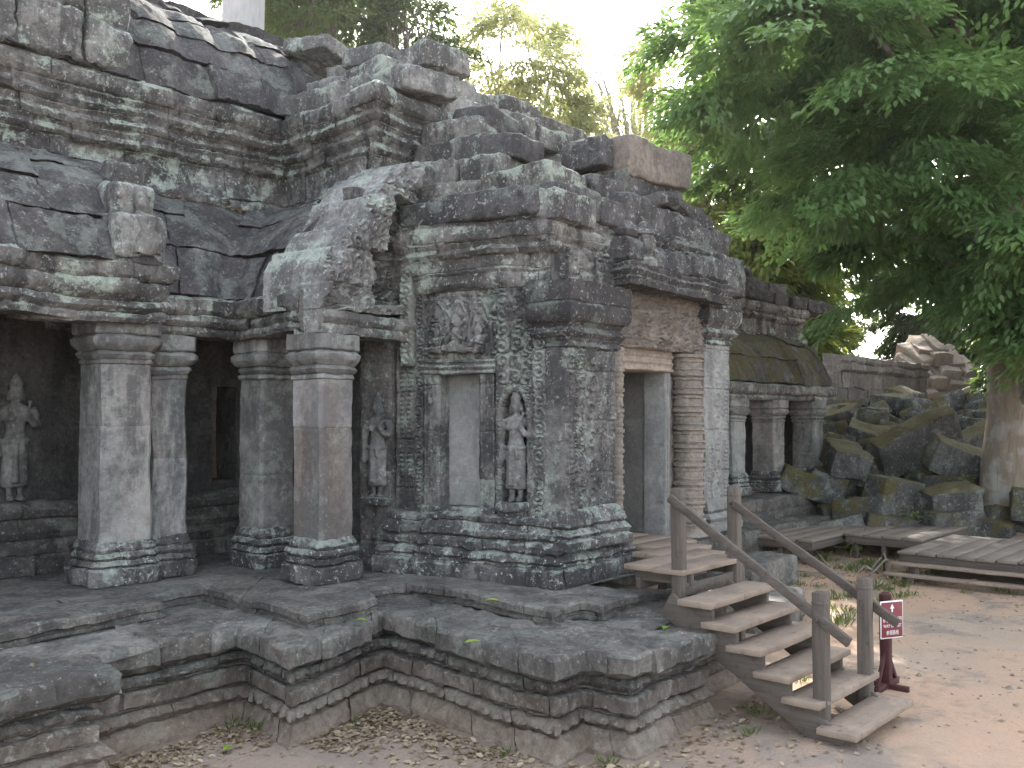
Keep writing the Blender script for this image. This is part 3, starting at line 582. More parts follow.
# ------------------------------------------------------------------ west gallery with open colonnade (left of the porch)
gal = thing('temple_gallery', (5, 10, .95), 'long stone temple gallery with tall square pillars and corbelled stone roofs, nearest building', 'temple gallery')
def pillar(cx, cy, w, z0, z1, rot, mat, parent, seed, bm=None, cm=None):
    h = w / 2; c, s = math.cos(rot), math.sin(rot)
    def pl(hw, ch):
        q = [(-hw, -hw + ch), (-hw + ch, -hw + ch * .0 + ch * 0), (hw - ch, -hw), (hw, -hw + ch), (hw, hw - ch), (hw - ch, hw), (-hw + ch, hw), (-hw, hw - ch)]
        q[1] = (-hw + ch, -hw)
        return [(cx + x * c - y * s, cy + x * s + y * c) for x, y in q]
    hb, hc = .46, .50
    P = pl(h, .035)
    zj = z0 + hb + (.3 + .5 * ((seed * 37) % 10) / 10) * (z1 - hc - z0 - hb)
    sh = sweep(Geo(), P, [[(0, z0 + hb - .03), (0, zj)], [(0, zj), (0, z1 - hc + .03)]], .05, 99, .005, .003, seed=seed, closed=True)
    o = sh.build('pillar', mat, parent, (.007, .02), seed=seed)
    b = [[(-.1, z0), (.10, z0), (.11, z0 + .02), (.11, z0 + .16), (.09, z0 + .175)], [(.07, z0 + .175), (.09, z0 + .20, .006), (.06, z0 + .25)], [(.05, z0 + .25), (.08, z0 + .29), (.06, z0 + .34)], [(.04, z0 + .34), (.05, z0 + .38), (.025, z0 + .43), (0, z0 + hb)]]
    sweep(Geo(), P, b, .03, 99, .008, .006, .06, seed + 1, closed=True).build('base', bm or M['plinth'], o, (.010, .018), seed=seed)
    k_ = [[(0, z1 - hc), (.025, z1 - hc + .02), (.025, z1 - hc + .05), (.01, z1 - hc + .06)], [(.01, z1 - hc + .06), (.05, z1 - hc + .11), (.02, z1 - hc + .15)], [(.03, z1 - hc + .15), (.09, z1 - hc + .22, .006), (.10, z1 - hc + .27), (.05, z1 - hc + .31)], [(.07, z1 - hc + .31), (.09, z1 - hc + .33), (.09, z1 - .01), (-.1, z1)]]
    sweep(Geo(), P, k_, .03, 99, .008, .006, .07, seed + 2, closed=True).build('capital', cm or M['pillar'], o, (.008, .016), seed=seed)
    return o
pillar(5.16, 10.05, .56, .95, 3.76, -.05, M['pillar'], gal, 71)
pillar(5.72, 10.10, .42, .95, 3.62, .03, M['pillar'], gal, 72)
pillar(6.95, 9.85, .48, .95, 3.64, -.02, M['pillar'], gal, 73)
pillar(6.66, 8.42, .47, .98, 3.60, .04, M['pillar_r'], gal, 74)
pillar(2.6, 10.05, .56, .95, 3.76, 0, M['pillar'], gal, 75)
# near section: eave cornice and half vault, standing forward
np_ = [(-4, 9.62), (5.42, 9.62), (5.42, 11.3)]
ev = [[(-.45, 3.70), (.02, 3.70), (.05, 3.75), (.03, 3.80)], [(.03, 3.80), (.08, 3.86), (.06, 3.92)], [(.05, 3.92), (.12, 3.99), (.13, 4.07), (.1, 4.12)], [(.1, 4.12), (.15, 4.17), (.16, 4.28), (.10, 4.33), (-.5, 4.36)]]
sweep(Geo(), np_, ev, .05, .9, .012, .02, .3, 11).build('eave_cornice', M['mould'], gal, (.012, .03), seed=81)
def vault(x0, z0, x1, z1, n, th=.3, bulge=.22, rib=.05):
    """curved corbelled roof profile from the eave (x0,z0) up and inwards, split in stone courses"""
    pts = [];
    for i in range(n * 4 + 1):
        t = i / (n * 4); bx = x0 + (x1 - x0) * t; bz = z0 + (z1 - z0) * t; b_ = bulge * math.sin(math.pi * t) ** .8; L = math.hypot(x1 - x0, z1 - z0)
        nx, nz = (z1 - z0) / L, -(x1 - x0) / L; pts.append((bx + nx * b_, bz + nz * b_, rib))
    cs = [pts[i * 4:i * 4 + 5] for i in range(n)]
    cs.append([pts[-1], (x1 - th * .5, z1), (x1 - th, z1 - th), ((x0 + x1) / 2 - th, (z0 + z1) / 2), (x0 - th, z0)])
    return cs
vn_path = [(-4, 9.62), (5.36, 9.62), (5.36, 11.3)]
g = Geo(); sweep(g, [(-4, 9.62), (5.4, 9.62)], vault(.10, 4.32, -1.25, 5.62, 4, rib=.08), .05, .62, .035, .035, .56, seed=12); g.build('aisle_roof', M['roof'], gal, (.016, .04), seed=82)
# end gable piece with its worn carved acroterion
g = Geo(); blk(g, (5.12, 9.66, 4.58), (.56, .42, .50), .03, .05, (.06, .03), .04); blk(g, (5.16, 9.86, 5.0), (.44, .46, .40), -.04, .05, (.15, .02), .04); blk(g, (5.2, 10.1, 5.33), (.30, .46, .3), .1, .06, (.2, 0), .04)
acro = g.build('acroterion', M['pale'], gal, (.02, .035), seed=83)
g = Geo(); loft(g, [(5.16, 9.46, 4.40, .16, .08), (5.16, 9.45, 4.52, .15, .10), (5.16, 9.48, 4.66, .10, .08), (5.16, 9.50, 4.78, .13, .08), (5.16, 9.54, 4.84, .05, .05), (5.16, 9.55, 4.9, .08, .08), (5.16, 9.57, 4.98, .075, .07), (5.16, 9.6, 5.07, .03, .03)], 16); g.build('guardian_carving', M['fig'], acro, (.02, .02), seed=84)
# set back section with valley, running on to the pediment
lp = [(5.3, 9.95), (6.66, 9.95), (6.47, 8.42)]; lpr = [(5.3, 9.95), (6.66, 9.95), (6.54, 8.98)]
lp_b = [[(-.5, 3.62), (.10, 3.62), (.13, 3.66), (.11, 3.72)], [(.11, 3.72), (.16, 3.78), (.14, 3.84)], [(.13, 3.84), (.18, 3.9), (.18, 4.02), (.12, 4.06), (-.45, 4.08)]]
sweep(Geo(), lp, lp_b, .05, .8, .012, .016, .2, 13).build('beam', M['mould'], gal, (.012, .025), seed=85)
sweep(Geo(), lpr, vault(.08, 4.06, -1.18, 5.46, 3, bulge=.2, rib=.07), .05, .7, .03, .03, .55, seed=14).build('aisle_roof', M['roof'], gal, (.014, .035), seed=86)
sweep(Geo(), [(6.42, 8.18), (7.95, 8.3)], [[(-.4, 3.60), (.02, 3.60), (.04, 3.64), (.03, 3.70)], [(.03, 3.70), (.07, 3.76), (.05, 3.84), (-.4, 3.86)]], .05, .9, .01, .01, seed=15).build('beam', M['pale'], gal, (.012, .02), seed=87)
# half pediment: worn leafy frame and its dark panel
g = Geo()
def ped(S, Z):
    e = Z - (.36 + 1.50 * np.clip(S / 1.45, 0, 1) ** .85)
    return .09 * np.exp(-((e + .2) / .2) ** 2) + foliage(S, Z, .2, .03, 4) + .045 * fbm(P3(S * 3, Z * 3, 7), 3, 4) + joints(S, Z, .4, .6, .03, 5)
nS, nZ = 110, 120; S, T = np.meshgrid(np.linspace(0, 1.52, nS), np.linspace(0, 1, nZ)); S = S.ravel(); T = T.ravel()
top = .36 + 1.50 * np.clip(S / 1.45, 0, 1) ** .85 + .10 * vnoise(np.stack([S * 4, 0 * S, 0 * S], 1), 9) + .05 * vnoise(np.stack([S * 11, 0 * S, 0 * S], 1), 4); Zp = T * top
edge_ = np.where(Zp < .72, .76, 1.02) + .05 * vnoise(np.stack([Zp * 4, 0 * S, 0 * S], 1), 3)
rec = np.clip((S - edge_) * 22, 0, 1) * np.clip((1.49 - S) * 25, 0, 1) * np.clip((1.36 - Zp) * 22, 0, 1) * np.clip((Zp - .10) * 30, 0, 1)
arch_ = np.clip((.13 - np.hypot(np.abs(S - 1.24), np.maximum(0, Zp - 1.14))) * 40, 0, 1) * (Zp > .84)
hh = ped(S, Zp) * (1 - rec) + rec * -.50
dirp = np.array([1.53, .12]); dirp /= np.linalg.norm(dirp); nrp = np.array([dirp[1], -dirp[0]])
def pp(off): q = np.array([6.40, 8.22]) + S[:, None] * dirp + off[:, None] * nrp; return np.concatenate([q, (3.86 + Zp)[:, None]], 1)
Vf = pp(.05 + hh); Vb = pp(np.full(len(S), -.85)); ii = np.arange(nS * nZ).reshape(nZ, nS); F = np.stack([ii[:-1, :-1], ii[:-1, 1:], ii[1:, 1:], ii[1:, :-1]], -1).reshape(-1, 4).tolist(); nn = nS * nZ
F += [[q + nn for q in f_[::-1]] for f_ in F]
rim = list(ii[0, :-1]) + list(ii[:-1, -1]) + list(ii[-1, :0:-1]) + list(ii[:0:-1, 0]); F += [[rim[k_], rim[k_] + nn, rim[(k_ + 1) % len(rim)] + nn, rim[(k_ + 1) % len(rim)]] for k_ in range(len(rim))]
g.add(np.concatenate([Vf, Vb]), F, .1); hp_ = g.build('half_pediment', M['pedi'], gal, (.016, .03), seed=88)
def recess(S, Z):
    x = S - .50; ar = (np.hypot(x, np.maximum(0, Z - 1.02)) < .15) & (Z > .74); rim_ = np.abs(np.hypot(x, np.maximum(0, Z - 1.02)) - .18)
    return np.where(ar, -.13, 0) + .03 * np.clip(1 - rim_ / .03, 0, 1) * (Z > .74) + .03 * (np.abs(Z - .66) < .05) + .025 * (np.abs(Z - .08) < .06) + np.where((Z > .14) & (Z < .6), foliage(S, Z, .2, .035, 8), 0) + joints(S, Z, .4, .5, .02, 4) + .012 * fbm(P3(S * 7, Z * 7, 4), 6, 3)
g = Geo(); q_ = np.array([6.40, 8.22]) + .72 * dirp - .15 * nrp; panel(g, (q_[0], q_[1], 3.9), (dirp[0], dirp[1], 0), (nrp[0], nrp[1], 0), .84, 1.4, recess, .014, .2); g.build('pediment_panel', M['wall'], hp_, (.008, .014), seed=188)
# clerestory with its L-shaped inner corner
cp = [(-4, 11.02), (8.02, 11.02), (7.72, 7.95)]
cl = [[(.0, 5.30), (.06, 5.42), (.06, 5.5), (.02, 5.55)], [(.02, 5.55), (.0, 5.6), (.0, 5.86), (.03, 5.9)], [(.03, 5.9), (.07, 5.95), (.04, 6.02), (.08, 6.08)], [(.08, 6.08), (.12, 6.14), (.08, 6.2), (.12, 6.26)], [(.12, 6.26), (.17, 6.33), (.13, 6.4), (.18, 6.46)], [(.18, 6.46), (.22, 6.52), (.22, 6.64), (.16, 6.70), (-.6, 6.74)]]
sweep(Geo(), [(-4, 11.02), (8.02, 11.02), (7.85, 8.95), (12.9, 9.1)], cl, .05, .75, .016, .022, .16, 16).build('clerestory', M['mould'], gal, (.014, .03), seed=89)
# main vault over the long wing, dark courses of great stones
sweep(Geo(), [(-4, 11.0), (8.6, 11.0)], vault(.14, 6.72, -1.35, 8.32, 5, bulge=.30, rib=.10), .06, .66, .04, .045, .62, seed=17).build('main_vault', M['roof'], gal, (.02, .05), seed=90)
sweep(Geo(), [(-4, 12.3), (9.2, 12.3)], [[(.1, 8.1), (.12, 8.4), (-.3, 8.52), (-.8, 8.4)]], .08, .7, .03, .04, seed=18).build('ridge', M['roof'], gal, (.02, .05), seed=91)
# nearer broken projection at the upper left: pale stones standing out over the clerestory
g = Geo()
for (x, y, z, w, d, hh) in ((4.0, 11.0, 6.98, .8, .5, .5), (4.75, 11.0, 7.02, .7, .5, .55), (5.4, 11.0, 7.0, .55, .5, .5), (4.1, 11.05, 7.5, .7, .5, .5), (4.8, 11.1, 7.55, .7, .5, .5), (5.45, 11.12, 7.5, .55, .5, .48), (4.4, 11.2, 8.0, .8, .5, .5), (5.2, 11.25, 8.02, .75, .5, .5), (3.4, 11.0, 7.0, .6, .5, .5), (3.4, 11.1, 7.5, .6, .5, .5)):
    blk(g, (x, y, z), (w, d, hh), 0, .07, (.12, 0), .06)
g.build('roof_gable', M['pale'], gal, (.03, .05), seed=92)
# roof of the porch arm: broken courses over the clerestory, and lower tiers stepping down to the porch
g = Geo(); rg = np.random.default_rng(5)
for lev in range(3):
    z = 6.86 + lev * .30; y = 10.9
    while y > 9.2 + lev * .1:
        L = rg.uniform(.5, 1.0); blk(g, (8.42 + lev * .3 + rg.normal(0, .05), y - L / 2, z + rg.normal(0, .02)), (.9, L * .97, .31), rg.normal(0, .05), .04, (rg.normal(0, .03), rg.normal(0, .04)), .06); y -= L
    x = 8.1 + lev * .35
    while lev < 2 and x < 13.0 - lev * .6:
        L = rg.uniform(.55, 1.2)
        if rg.random() > .25 * lev: blk(g, (x + L / 2, 9.42 + lev * .22 + rg.normal(0, .06), z + rg.normal(0, .03)), (L * .97, .9, .31), rg.normal(0, .05), .04, (rg.normal(0, .04), rg.normal(0, .04)), .06)
        x += L
g.build('arm_roof', M['pale'], gal, (.022, .045), seed=93)
g = Geo()
for lev in range(5):
    z = 4.98 + lev * .31; x = 8.02 + lev * .16; y = 8.9
    while y > 6.95 + lev * .40:
        L = rg.uniform(.5, .95); blk(g, (x + .3 + rg.normal(0, .04), y - L / 2, z), (.8, L * .97, .32), .12 + rg.normal(0, .04), .035, (rg.normal(0, .03), rg.normal(0, .03)), .05); y -= L
    x2 = 8.5 + lev * .2
    while x2 < 12.2 - lev * .3:
        L = rg.uniform(.6, 1.0); blk(g, (x2 + L / 2, 7.25 + lev * .38, z), (L * .97, .8, .32), rg.normal(0, .04), .035, (rg.normal(0, .03), rg.normal(0, .03)), .05); x2 += L
g.build('arm_wall', M['mould'], gal, (.018, .04), seed=94)
# rubble core that fills the broken roofs
g = Geo(); blk(g, (10.4, 8.3, 5.1), (3.6, 2.0, .9), .05, .1, (0, 0), .3); blk(g, (10.7, 10.4, 5.9), (4.4, 2.6, 1.9), 0, .2, (0, 0), .3); blk(g, (11.2, 12.2, 6.4), (4.6, 2.4, 1.6), 0, .2, (0, 0), .3); g.build('roof_core', M['roof'], gal, (.03, .08), seed=95)
# inside: back wall of the aisle (with a slit through to daylight), rear wall, floor plinth
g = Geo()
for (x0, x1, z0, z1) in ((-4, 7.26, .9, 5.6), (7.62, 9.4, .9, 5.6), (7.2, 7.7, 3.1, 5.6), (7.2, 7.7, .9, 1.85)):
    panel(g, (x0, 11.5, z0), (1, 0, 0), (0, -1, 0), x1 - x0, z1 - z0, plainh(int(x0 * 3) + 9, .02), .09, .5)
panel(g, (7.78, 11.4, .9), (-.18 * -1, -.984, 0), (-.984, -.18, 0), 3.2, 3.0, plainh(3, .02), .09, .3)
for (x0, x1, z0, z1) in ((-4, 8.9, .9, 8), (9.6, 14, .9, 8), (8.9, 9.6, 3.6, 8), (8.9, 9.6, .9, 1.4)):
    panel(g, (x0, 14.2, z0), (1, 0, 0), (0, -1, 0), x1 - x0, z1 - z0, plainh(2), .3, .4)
blk(g, (10.2, 17.0, 2.4), (4, .6, 4.0), 0, .05, (0, 0), .3)  # outside wall added to dim the daylight slit
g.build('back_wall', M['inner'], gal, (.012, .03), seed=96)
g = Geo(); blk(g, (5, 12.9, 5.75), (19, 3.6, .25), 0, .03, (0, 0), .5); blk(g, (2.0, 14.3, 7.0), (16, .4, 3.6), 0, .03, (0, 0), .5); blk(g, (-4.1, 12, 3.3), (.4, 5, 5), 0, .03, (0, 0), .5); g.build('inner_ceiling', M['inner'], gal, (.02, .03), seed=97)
sweep(Geo(), [(-4, 11.35), (7.7, 11.35)], [[(.25, .94), (.25, 1.12), (.2, 1.15)], [(.15, 1.15), (.18, 1.25), (.1, 1.32)], [(.1, 1.32), (.14, 1.4), (.05, 1.55)], [(.08, 1.55), (.1, 1.64), (.02, 1.72), (-.1, 1.74)]], .06, .8, .012, .012, seed=19).build('inner_plinth', M['base'], gal, (.012, .02), seed=98)
figure('goddess_relief', (4.70, 11.46, 1.76), 0, 1.36, M['fig'], gal, 5, voxel=.012)
figure('goddess_relief', W3(2.23, 1.76, .075), AW, 1.17, M['fig'], gal, 6, voxel=.012)
g = Geo(); blk(g, W3(2.23, 1.72, .1), (.34, .2, .09), AW, .02, (0, 0), .03); g.build('relief_ledge', M['plinth'], gal, (.008, .01), seed=6)

# narrow dark jamb panel with its own small goddess just left of the window
g = Geo(); panel(g, W3(2.52, .95, .05), EXW, NW3, .45, 2.75, plainh(12, .012), .025, .4); g.build('door_jamb', M['wall'], gal, (.006, .014), seed=99)

# ------------------------------------------------------------------ east gallery beyond the porch
eg = thing('temple_gallery', (20, 9.6, .6), 'farther low temple gallery with three short square pillars and mossy stone roof', 'temple gallery')
pillar(18.35, 9.85, .55, 1.05, 3.06, 0, M['pillar'], eg, 101); pillar(20.2, 9.85, .55, 1.02, 3.04, .03, M['pillar'], eg, 102); pillar(22.3, 9.85, .55, .98, 3.02, -.02, M['pillar'], eg, 103)
ep = [(11.5, 9.6), (22.95, 9.6), (22.95, 13)]
sweep(Geo(), ep, [[(-.5, 3.03), (.06, 3.03), (.09, 3.08), (.07, 3.14)], [(.08, 3.14), (.13, 3.2), (.14, 3.34), (.08, 3.38), (-.4, 3.4)]], .07, 1.1, .014, .014, .2, 21).build('beam', M['pale'], eg, (.014, .025), seed=111)
M['roofm'] = stone('mossy roof stone', (.15, .145, .14), (.1, .098, .095), dark=.6, green=.15, white=.15, moss=.75, ofs=22.)
sweep(Geo(), ep[:2], vault(.05, 3.4, -1.2, 4.62, 3, bulge=.26), .08, 1.1, .03, .03, seed=22).build('aisle_roof', M['roofm'], eg, (.018, .04), seed=112)
sweep(Geo(), [(11.5, 10.8), (24.2, 10.8), (24.2, 13)], [[(.0, 4.4), (.04, 4.6), (.0, 4.66)], [(.0, 4.66), (.0, 4.98), (.04, 5.0)], [(.04, 5.0), (.09, 5.08), (.05, 5.16), (.1, 5.2)], [(.1, 5.2), (.14, 5.3), (.1, 5.42), (-.5, 5.46)]], .08, .9, .016, .025, .2, 23).build('clerestory', M['mould'], eg, (.016, .03), seed=113)
g = Geo()
for lev in range(4):
    x = 12.6
    while x < 25.3 - lev * 1.7:
        L = rg.uniform(.6, 1.2)
        if rg.random() > .12 * lev: blk(g, (x + L / 2, 11.1 + lev * .28, 5.58 + lev * .3 ), (L * .96, .8, .32), rg.normal(0, .05), .06, (rg.normal(0, .04), rg.normal(0, .05)), .09)
        x += L
g.build('upper_courses', M['roof'], eg, (.025, .06), seed=114)
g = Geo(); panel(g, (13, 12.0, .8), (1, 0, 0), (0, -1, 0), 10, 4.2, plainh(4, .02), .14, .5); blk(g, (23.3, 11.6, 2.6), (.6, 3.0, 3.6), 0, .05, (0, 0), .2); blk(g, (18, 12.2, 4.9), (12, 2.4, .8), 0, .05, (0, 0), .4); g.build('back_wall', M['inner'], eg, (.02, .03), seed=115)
g = Geo(); panel(g, (17.4, 9.9, .9), (0.0, -1, 0), (-1, 0, 0), .1, .1, plainh(4, .02), .1, .1)
g = Geo()
sweep(g, [(12.4, 9.1), (22.6, 9.1), (22.7, 11)], [[(.1, .55), (.1, .7), (.05, .74), (.08, .78), (.08, .96), (.04, .99), (-.9, 1.0)]], .07, 1.3, .012, .02, seed=24); sweep(g, [(12.2, 8.5), (22.2, 8.4), (22.4, 9.6)], [[(.05, .1), (.05, .5), (.0, .56), (-.8, .58)]], .07, 1.5, .014, .03, seed=25)
g.build('gallery_base', M['slab'], eg, (.016, .035), seed=116)

# ------------------------------------------------------------------ wooden visitor stairs
st = thing('wooden_stairs', (8.4, 4.2, 0), 'weathered wooden stairs with six plank treads, handrails and landing at the temple doorway', 'stairs')
zt = [.17, .36, .53, .71, .88, 1.05]; yt = [3.03, 3.34, 3.60, 3.85, 4.10, 4.34]; XL, XR = 7.74, 9.08
for i, (z, y) in enumerate(zip(zt, yt)):
    g = Geo(); v, f = rbox(((XL + XR) / 2, y + .17, z - .025), (XR - XL, .34, .055), rz(random.uniform(-.008, .008)), .008, .12); g.add(v, f); g.build('tread', M['wood_x'], st, (.002, .004), seed=200 + i)
def beam(name, a, b, w, h, mat, parent, r=.006, blkv=None):
    a = Vector(a); b = Vector(b); d = b - a; q = d.to_track_quat('X', 'Z').to_matrix(); g = Geo(); v, f = rbox((a + b) / 2, (d.length, w, h), np.array(q), r, .15); g.add(v, f, blkv); return g.build(name, mat, parent, (.003, .004))
for x in (XL + .13, XR - .13):
    beam('stringer', (x, 3.22, .0), (x, 4.86, .98), .055, .22, M['wood_d'], st)
    g = Geo()
    for z, y in zip(zt[1:], yt[1:]): v, f = rbox((x, y + .17, z - .14), (.05, .26, .18), None, .004, .1); g.add(v, f)
    g.build('tread_bracket', M['wood_d'], st, (.002, .002))
for (x, y, z0, z1) in ((7.93, 3.40, .0, 1.25), (8.95, 3.42, .0, 1.23), (8.28, 4.98, .8, 2.02), (9.34, 4.95, .5, 1.97)):
    g = Geo(); v, f = rbox((x, y, (z0 + z1) / 2), (.115, .115, z1 - z0), None, .01, .2); g.add(v, f); v, f = rbox((x, y, z1 - .09), (.122, .122, .02), None, .004, .1); g.add(v, f); g.build('newel_post', M['wood_z'], st, (.003, .006), seed=int(x * 9 + y * 7))
beam('handrail', (8.17, 5.02, 1.93), (7.84, 3.12, .88), .04, .085, M['wood_d'], st); beam('handrail', (9.26, 4.92, 1.80), (9.02, 3.14, .84), .04, .085, M['wood_d'], st)
for (x, y, z) in ((7.845, 3.40, 1.03), (8.20, 4.98, 1.90), (7.845, 3.40, .99), (8.865, 3.42, 1.0), (9.255, 4.95, 1.80)):
    g = Geo(); tube(g, [(x - .02, y, z), (x + .03, y, z)], [.012, .012], 8); g.build('bolt', M['wood_d'], st)
g = Geo()
for i in range(6):
    y = 4.90 + i * .37; xa, xb = ((8.2, 9.5), (8.25, 9.75), (8.96, 10.1), (9.44, 10.4), (9.46, 10.5), (9.46, 10.5))[i]
    v, f = rbox(((xa + xb) / 2, y + .17, 1.20), (xb - xa + random.uniform(-.02, .02), .35, .05), rz(random.uniform(-.01, .01)), .006, .15); g.add(v, f)
g.build('landing', M['wood_x'], st, (.002, .005), seed=210)
for x, y in ((8.4, 5.55), (9.35, 6.6)): beam('landing_joist', (x, 4.9, 1.12), (x, y, 1.12), .06, .12, M['wood_d'], st)
for y, xa, xb in ((4.95, 8.3, 9.45), (5.5, 8.35, 9.7)): beam('landing_joist', (xa, y, 1.03), (xb, y, 1.03), .06, .12, M['wood_d'], st)
for (x, y) in ((8.5, 4.98), (9.55, 5.0)): beam('landing_leg', (x, y, .0), (x, y, 1.1), .09, .09, M['wood_d'], st)

# ------------------------------------------------------------------ boardwalk platforms
def platform(label, x0, x1, y0, y1, z, rot, along, name='boardwalk', steps=0):
    t = thing(name, ((x0 + x1) / 2, (y0 + y1) / 2, 0), label, 'boardwalk', 'boardwalk platforms')
    c, s = math.cos(rot), math.sin(rot); cx, cy = (x0 + x1) / 2, (y0 + y1) / 2
    tr = lambda x, y: (cx + (x - cx) * c - (y - cy) * s, cy + (x - cx) * s + (y - cy) * c)
    g = Geo(); n = int((x1 - x0) / .3)
    for i in range(n):
        x = x0 + (i + .5) * (x1 - x0) / n; q = tr(x, cy); v, f = rbox((q[0], q[1], z - .025 + random.uniform(-.006, .006)), ((x1 - x0) / n - .02, y1 - y0 + random.uniform(-.03, .03), .05), rz(rot + random.uniform(-.006, .006)), .006, .2); g.add(v, f)
    g.build('deck', M['wood_y'], t, (.003, .006))
    for y in (y0 + .06, y1 - .06): a = tr(x0 + .02, y); b = tr(x1 - .02, y); beam('joist', (*a, z - .12), (*b, z - .12), .06, .14, M['wood_d'], t)
    for x in (x0 + .06, x1 - .06): a = tr(x, y0 + .1); b = tr(x, y1 - .1); beam('joist', (*a, z - .125), (*b, z - .125), .06, .13, M['wood_d'], t)
    for x in (x0 + .2, cx, x1 - .2):
        for y in (y0 + .12, y1 - .12): q = tr(x, y); beam('leg', (*q, -.05), (*q, z - .15), .09, .09, M['wood_d'], t)
    for k_ in range(steps):
        a = tr(x0 - .05 - k_ * 0, y0 - .22 - .26 * k_); b = tr(x1, y0 - .22 - .26 * k_); g = Geo(); v, f = rbox(((a[0] + b[0]) / 2, (a[1] + b[1]) / 2, z - .17 - .14 * k_), (x1 - x0, .2, .045), rz(rot), .006, .2); g.add(v, f); g.build('step', M['wood_x'], t, (.003, .006))
        for x in (x0 + .4, x1 - .5): q = tr(x, y0 - .22 - .26 * k_); beam('step_block', (*q, -.03), (*q, z - .19 - .14 * k_), .08, .1, M['wood_d'], t)
    return t
HP = math.pi / 2
def bw(label, X0, X1, Y0, Y1, z, steps=0):
    cx, cy = (X0 + X1) / 2, (Y0 + Y1) / 2; hx, hy = (X1 - X0) / 2, (Y1 - Y0) / 2
    return platform(label, cx - hy, cx + hy, cy - hx, cy + hx, z, -HP, 'x', steps=steps)
bw('short grey boardwalk platform reaching in under the gallery steps', 16.85, 20.6, 7.36, 8.7, .46)
bw('middle grey boardwalk platform with yellow marked corner beside the mossy rubble', 18.2, 21.8, 5.9, 7.34, .47)
bw('long grey boardwalk platform with two step boards beside the earth path', 16.75, 19.7, 1.2, 5.84, .42, steps=2)

# ------------------------------------------------------------------ visitor sign
sg = thing('visitor_sign', (9.82, 3.55, 0), 'small maroon visitor sign with white writing on a braced maroon post', 'sign')
g = Geo(); v, f = rbox((9.86, 3.56, .44), (.095, .095, .92), None, .008, .2); g.add(v, f); g.build('post', M['maroon'], sg, (.002, .003))
g = Geo(); loft(g, [(9.86, 3.56, .88, .05, .05), (9.86, 3.56, .90, .062, .062), (9.86, 3.56, .94, .058, .058), (9.86, 3.56, .96, .03, .03)], 12); g.build('post_cap', M['maroon'], sg)
for a in (0, 1):
    if a == 0: beam('foot', (9.58, 3.56, .035), (10.16, 3.56, .035), .06, .06, M['maroon'], sg)
    else: beam('foot', (9.86, 3.34, .03), (9.86, 3.8, .03), .055, .055, M['maroon'], sg)
for s_ in (-1, 1): beam('brace', (9.86 + s_ * .04, 3.56, .36), (9.86 + s_ * .25, 3.56, .06), .035, .045, M['maroon'], sg)
g = Geo(); v, f = rbox((9.90, 3.495, .70), (.36, .012, .37), None, .004, .2); g.add(v, f); brd = g.build('board_rim', M['signwhite'], sg)
g = Geo(); v, f = rbox((9.90, 3.489, .70), (.335, .008, .345), None, .003, .2); g.add(v, f); g.build('board_face', M['maroon2'], brd)
def text(body, x, z, size, name):
    cu = bpy.data.curves.new(name, 'FONT'); cu.body = body; cu.size = size; cu.align_x = 'CENTER'; cu.extrude = .0008
    t = bpy.data.objects.new('tmp', cu); COL.objects.link(t); t.rotation_euler = (HP, 0, 0); t.location = (x, 3.483, z); bpy.context.view_layer.update()
    me = bpy.data.meshes.new_from_object(t.evaluated_get(bpy.context.evaluated_depsgraph_get())); me.transform(t.matrix_world); bpy.data.objects.remove(t); me.name = name; me.materials.clear()
    return link(name, me, M['signwhite'], brd)
text('\u1795\u17d2\u179b\u17bc\u179c\u1791\u179f\u17d2\u179f\u1793\u17b6', 9.90, .69, .058, 'khmer_lettering')
text('WAY OF VISIT', 9.90, .625, .046, 'english_lettering')
text('\u53c2\u89c2\u8def\u7ebf', 9.90, .555, .05, 'chinese_lettering')
bm = bmesh.new(); z0 = .775
pts = [(-.012, 0), (.012, 0), (.012, .035), (.034, .035), (0, .08), (-.034, .035), (-.012, .035)]
vs = [bm.verts.new((9.90 + x, 3.484, z0 + z)) for x, z in pts]; f_ = bm.faces.new(vs); e_ = bmesh.ops.extrude_face_region(bm, geom=[f_]); bmesh.ops.translate(bm, verts=[q for q in e_['geom'] if isinstance(q, bmesh.types.BMVert)], vec=(0, -.001, 0)); bmesh.ops.recalc_face_normals(bm, faces=bm.faces[:])
me = bpy.data.meshes.new('arrow'); bm.to_mesh(me); bm.free(); link('arrow', me, M['signwhite'], brd)

T_ = Matrix.Translation((9.84, 3.49, 0)) @ Matrix.Rotation(R(-28), 4, 'Z') @ Matrix.Diagonal((.78, 1, 1, 1)) @ Matrix.Translation((-9.90, -3.49, 0))
for o_ in [brd] + list(brd.children): o_.data.transform(T_)
# ------------------------------------------------------------------ loose blocks, rubble heap, far wall, sunlit ruin
def block(label, c, size, rot, mat, group=None, w=(.018, .05), seed=0, r=.05, cell=.08):
    t = Geo(); v, f = rbox((0, 0, 0), size, eul(*rot), r, cell); v = weather(v, w[0], w[1], seed); t.add(v, f); o = t.build('fallen_block', mat, None)
    o.location = c; return tag(o, label, 'stone block', group)
rgg = 'loose blocks lying on the temple roofs'
c = D3(2.3, 5.90, -.35); block('large tan sandstone block with a sunlit end, topmost over the doorway', c, (1.6, .9, .48), (.0, -.04, AD + .02), M['tan'], rgg, seed=301)
labs = ['grey block overhanging the carved side wall, below the long dark slab', 'square dark block standing free on the skyline behind the porch', 'pale lichened block perched at the highest step of the broken roof', 'flat slab tipped over a dark hollow by the tall pale tree trunk',
        'narrow block wedged halfway down the stepped roofline', 'brown block with flat front next to the tan sandstone block', 'rounded grey block at the foot of the stepped roofline', 'thick slab lying slantwise under the skyline block']
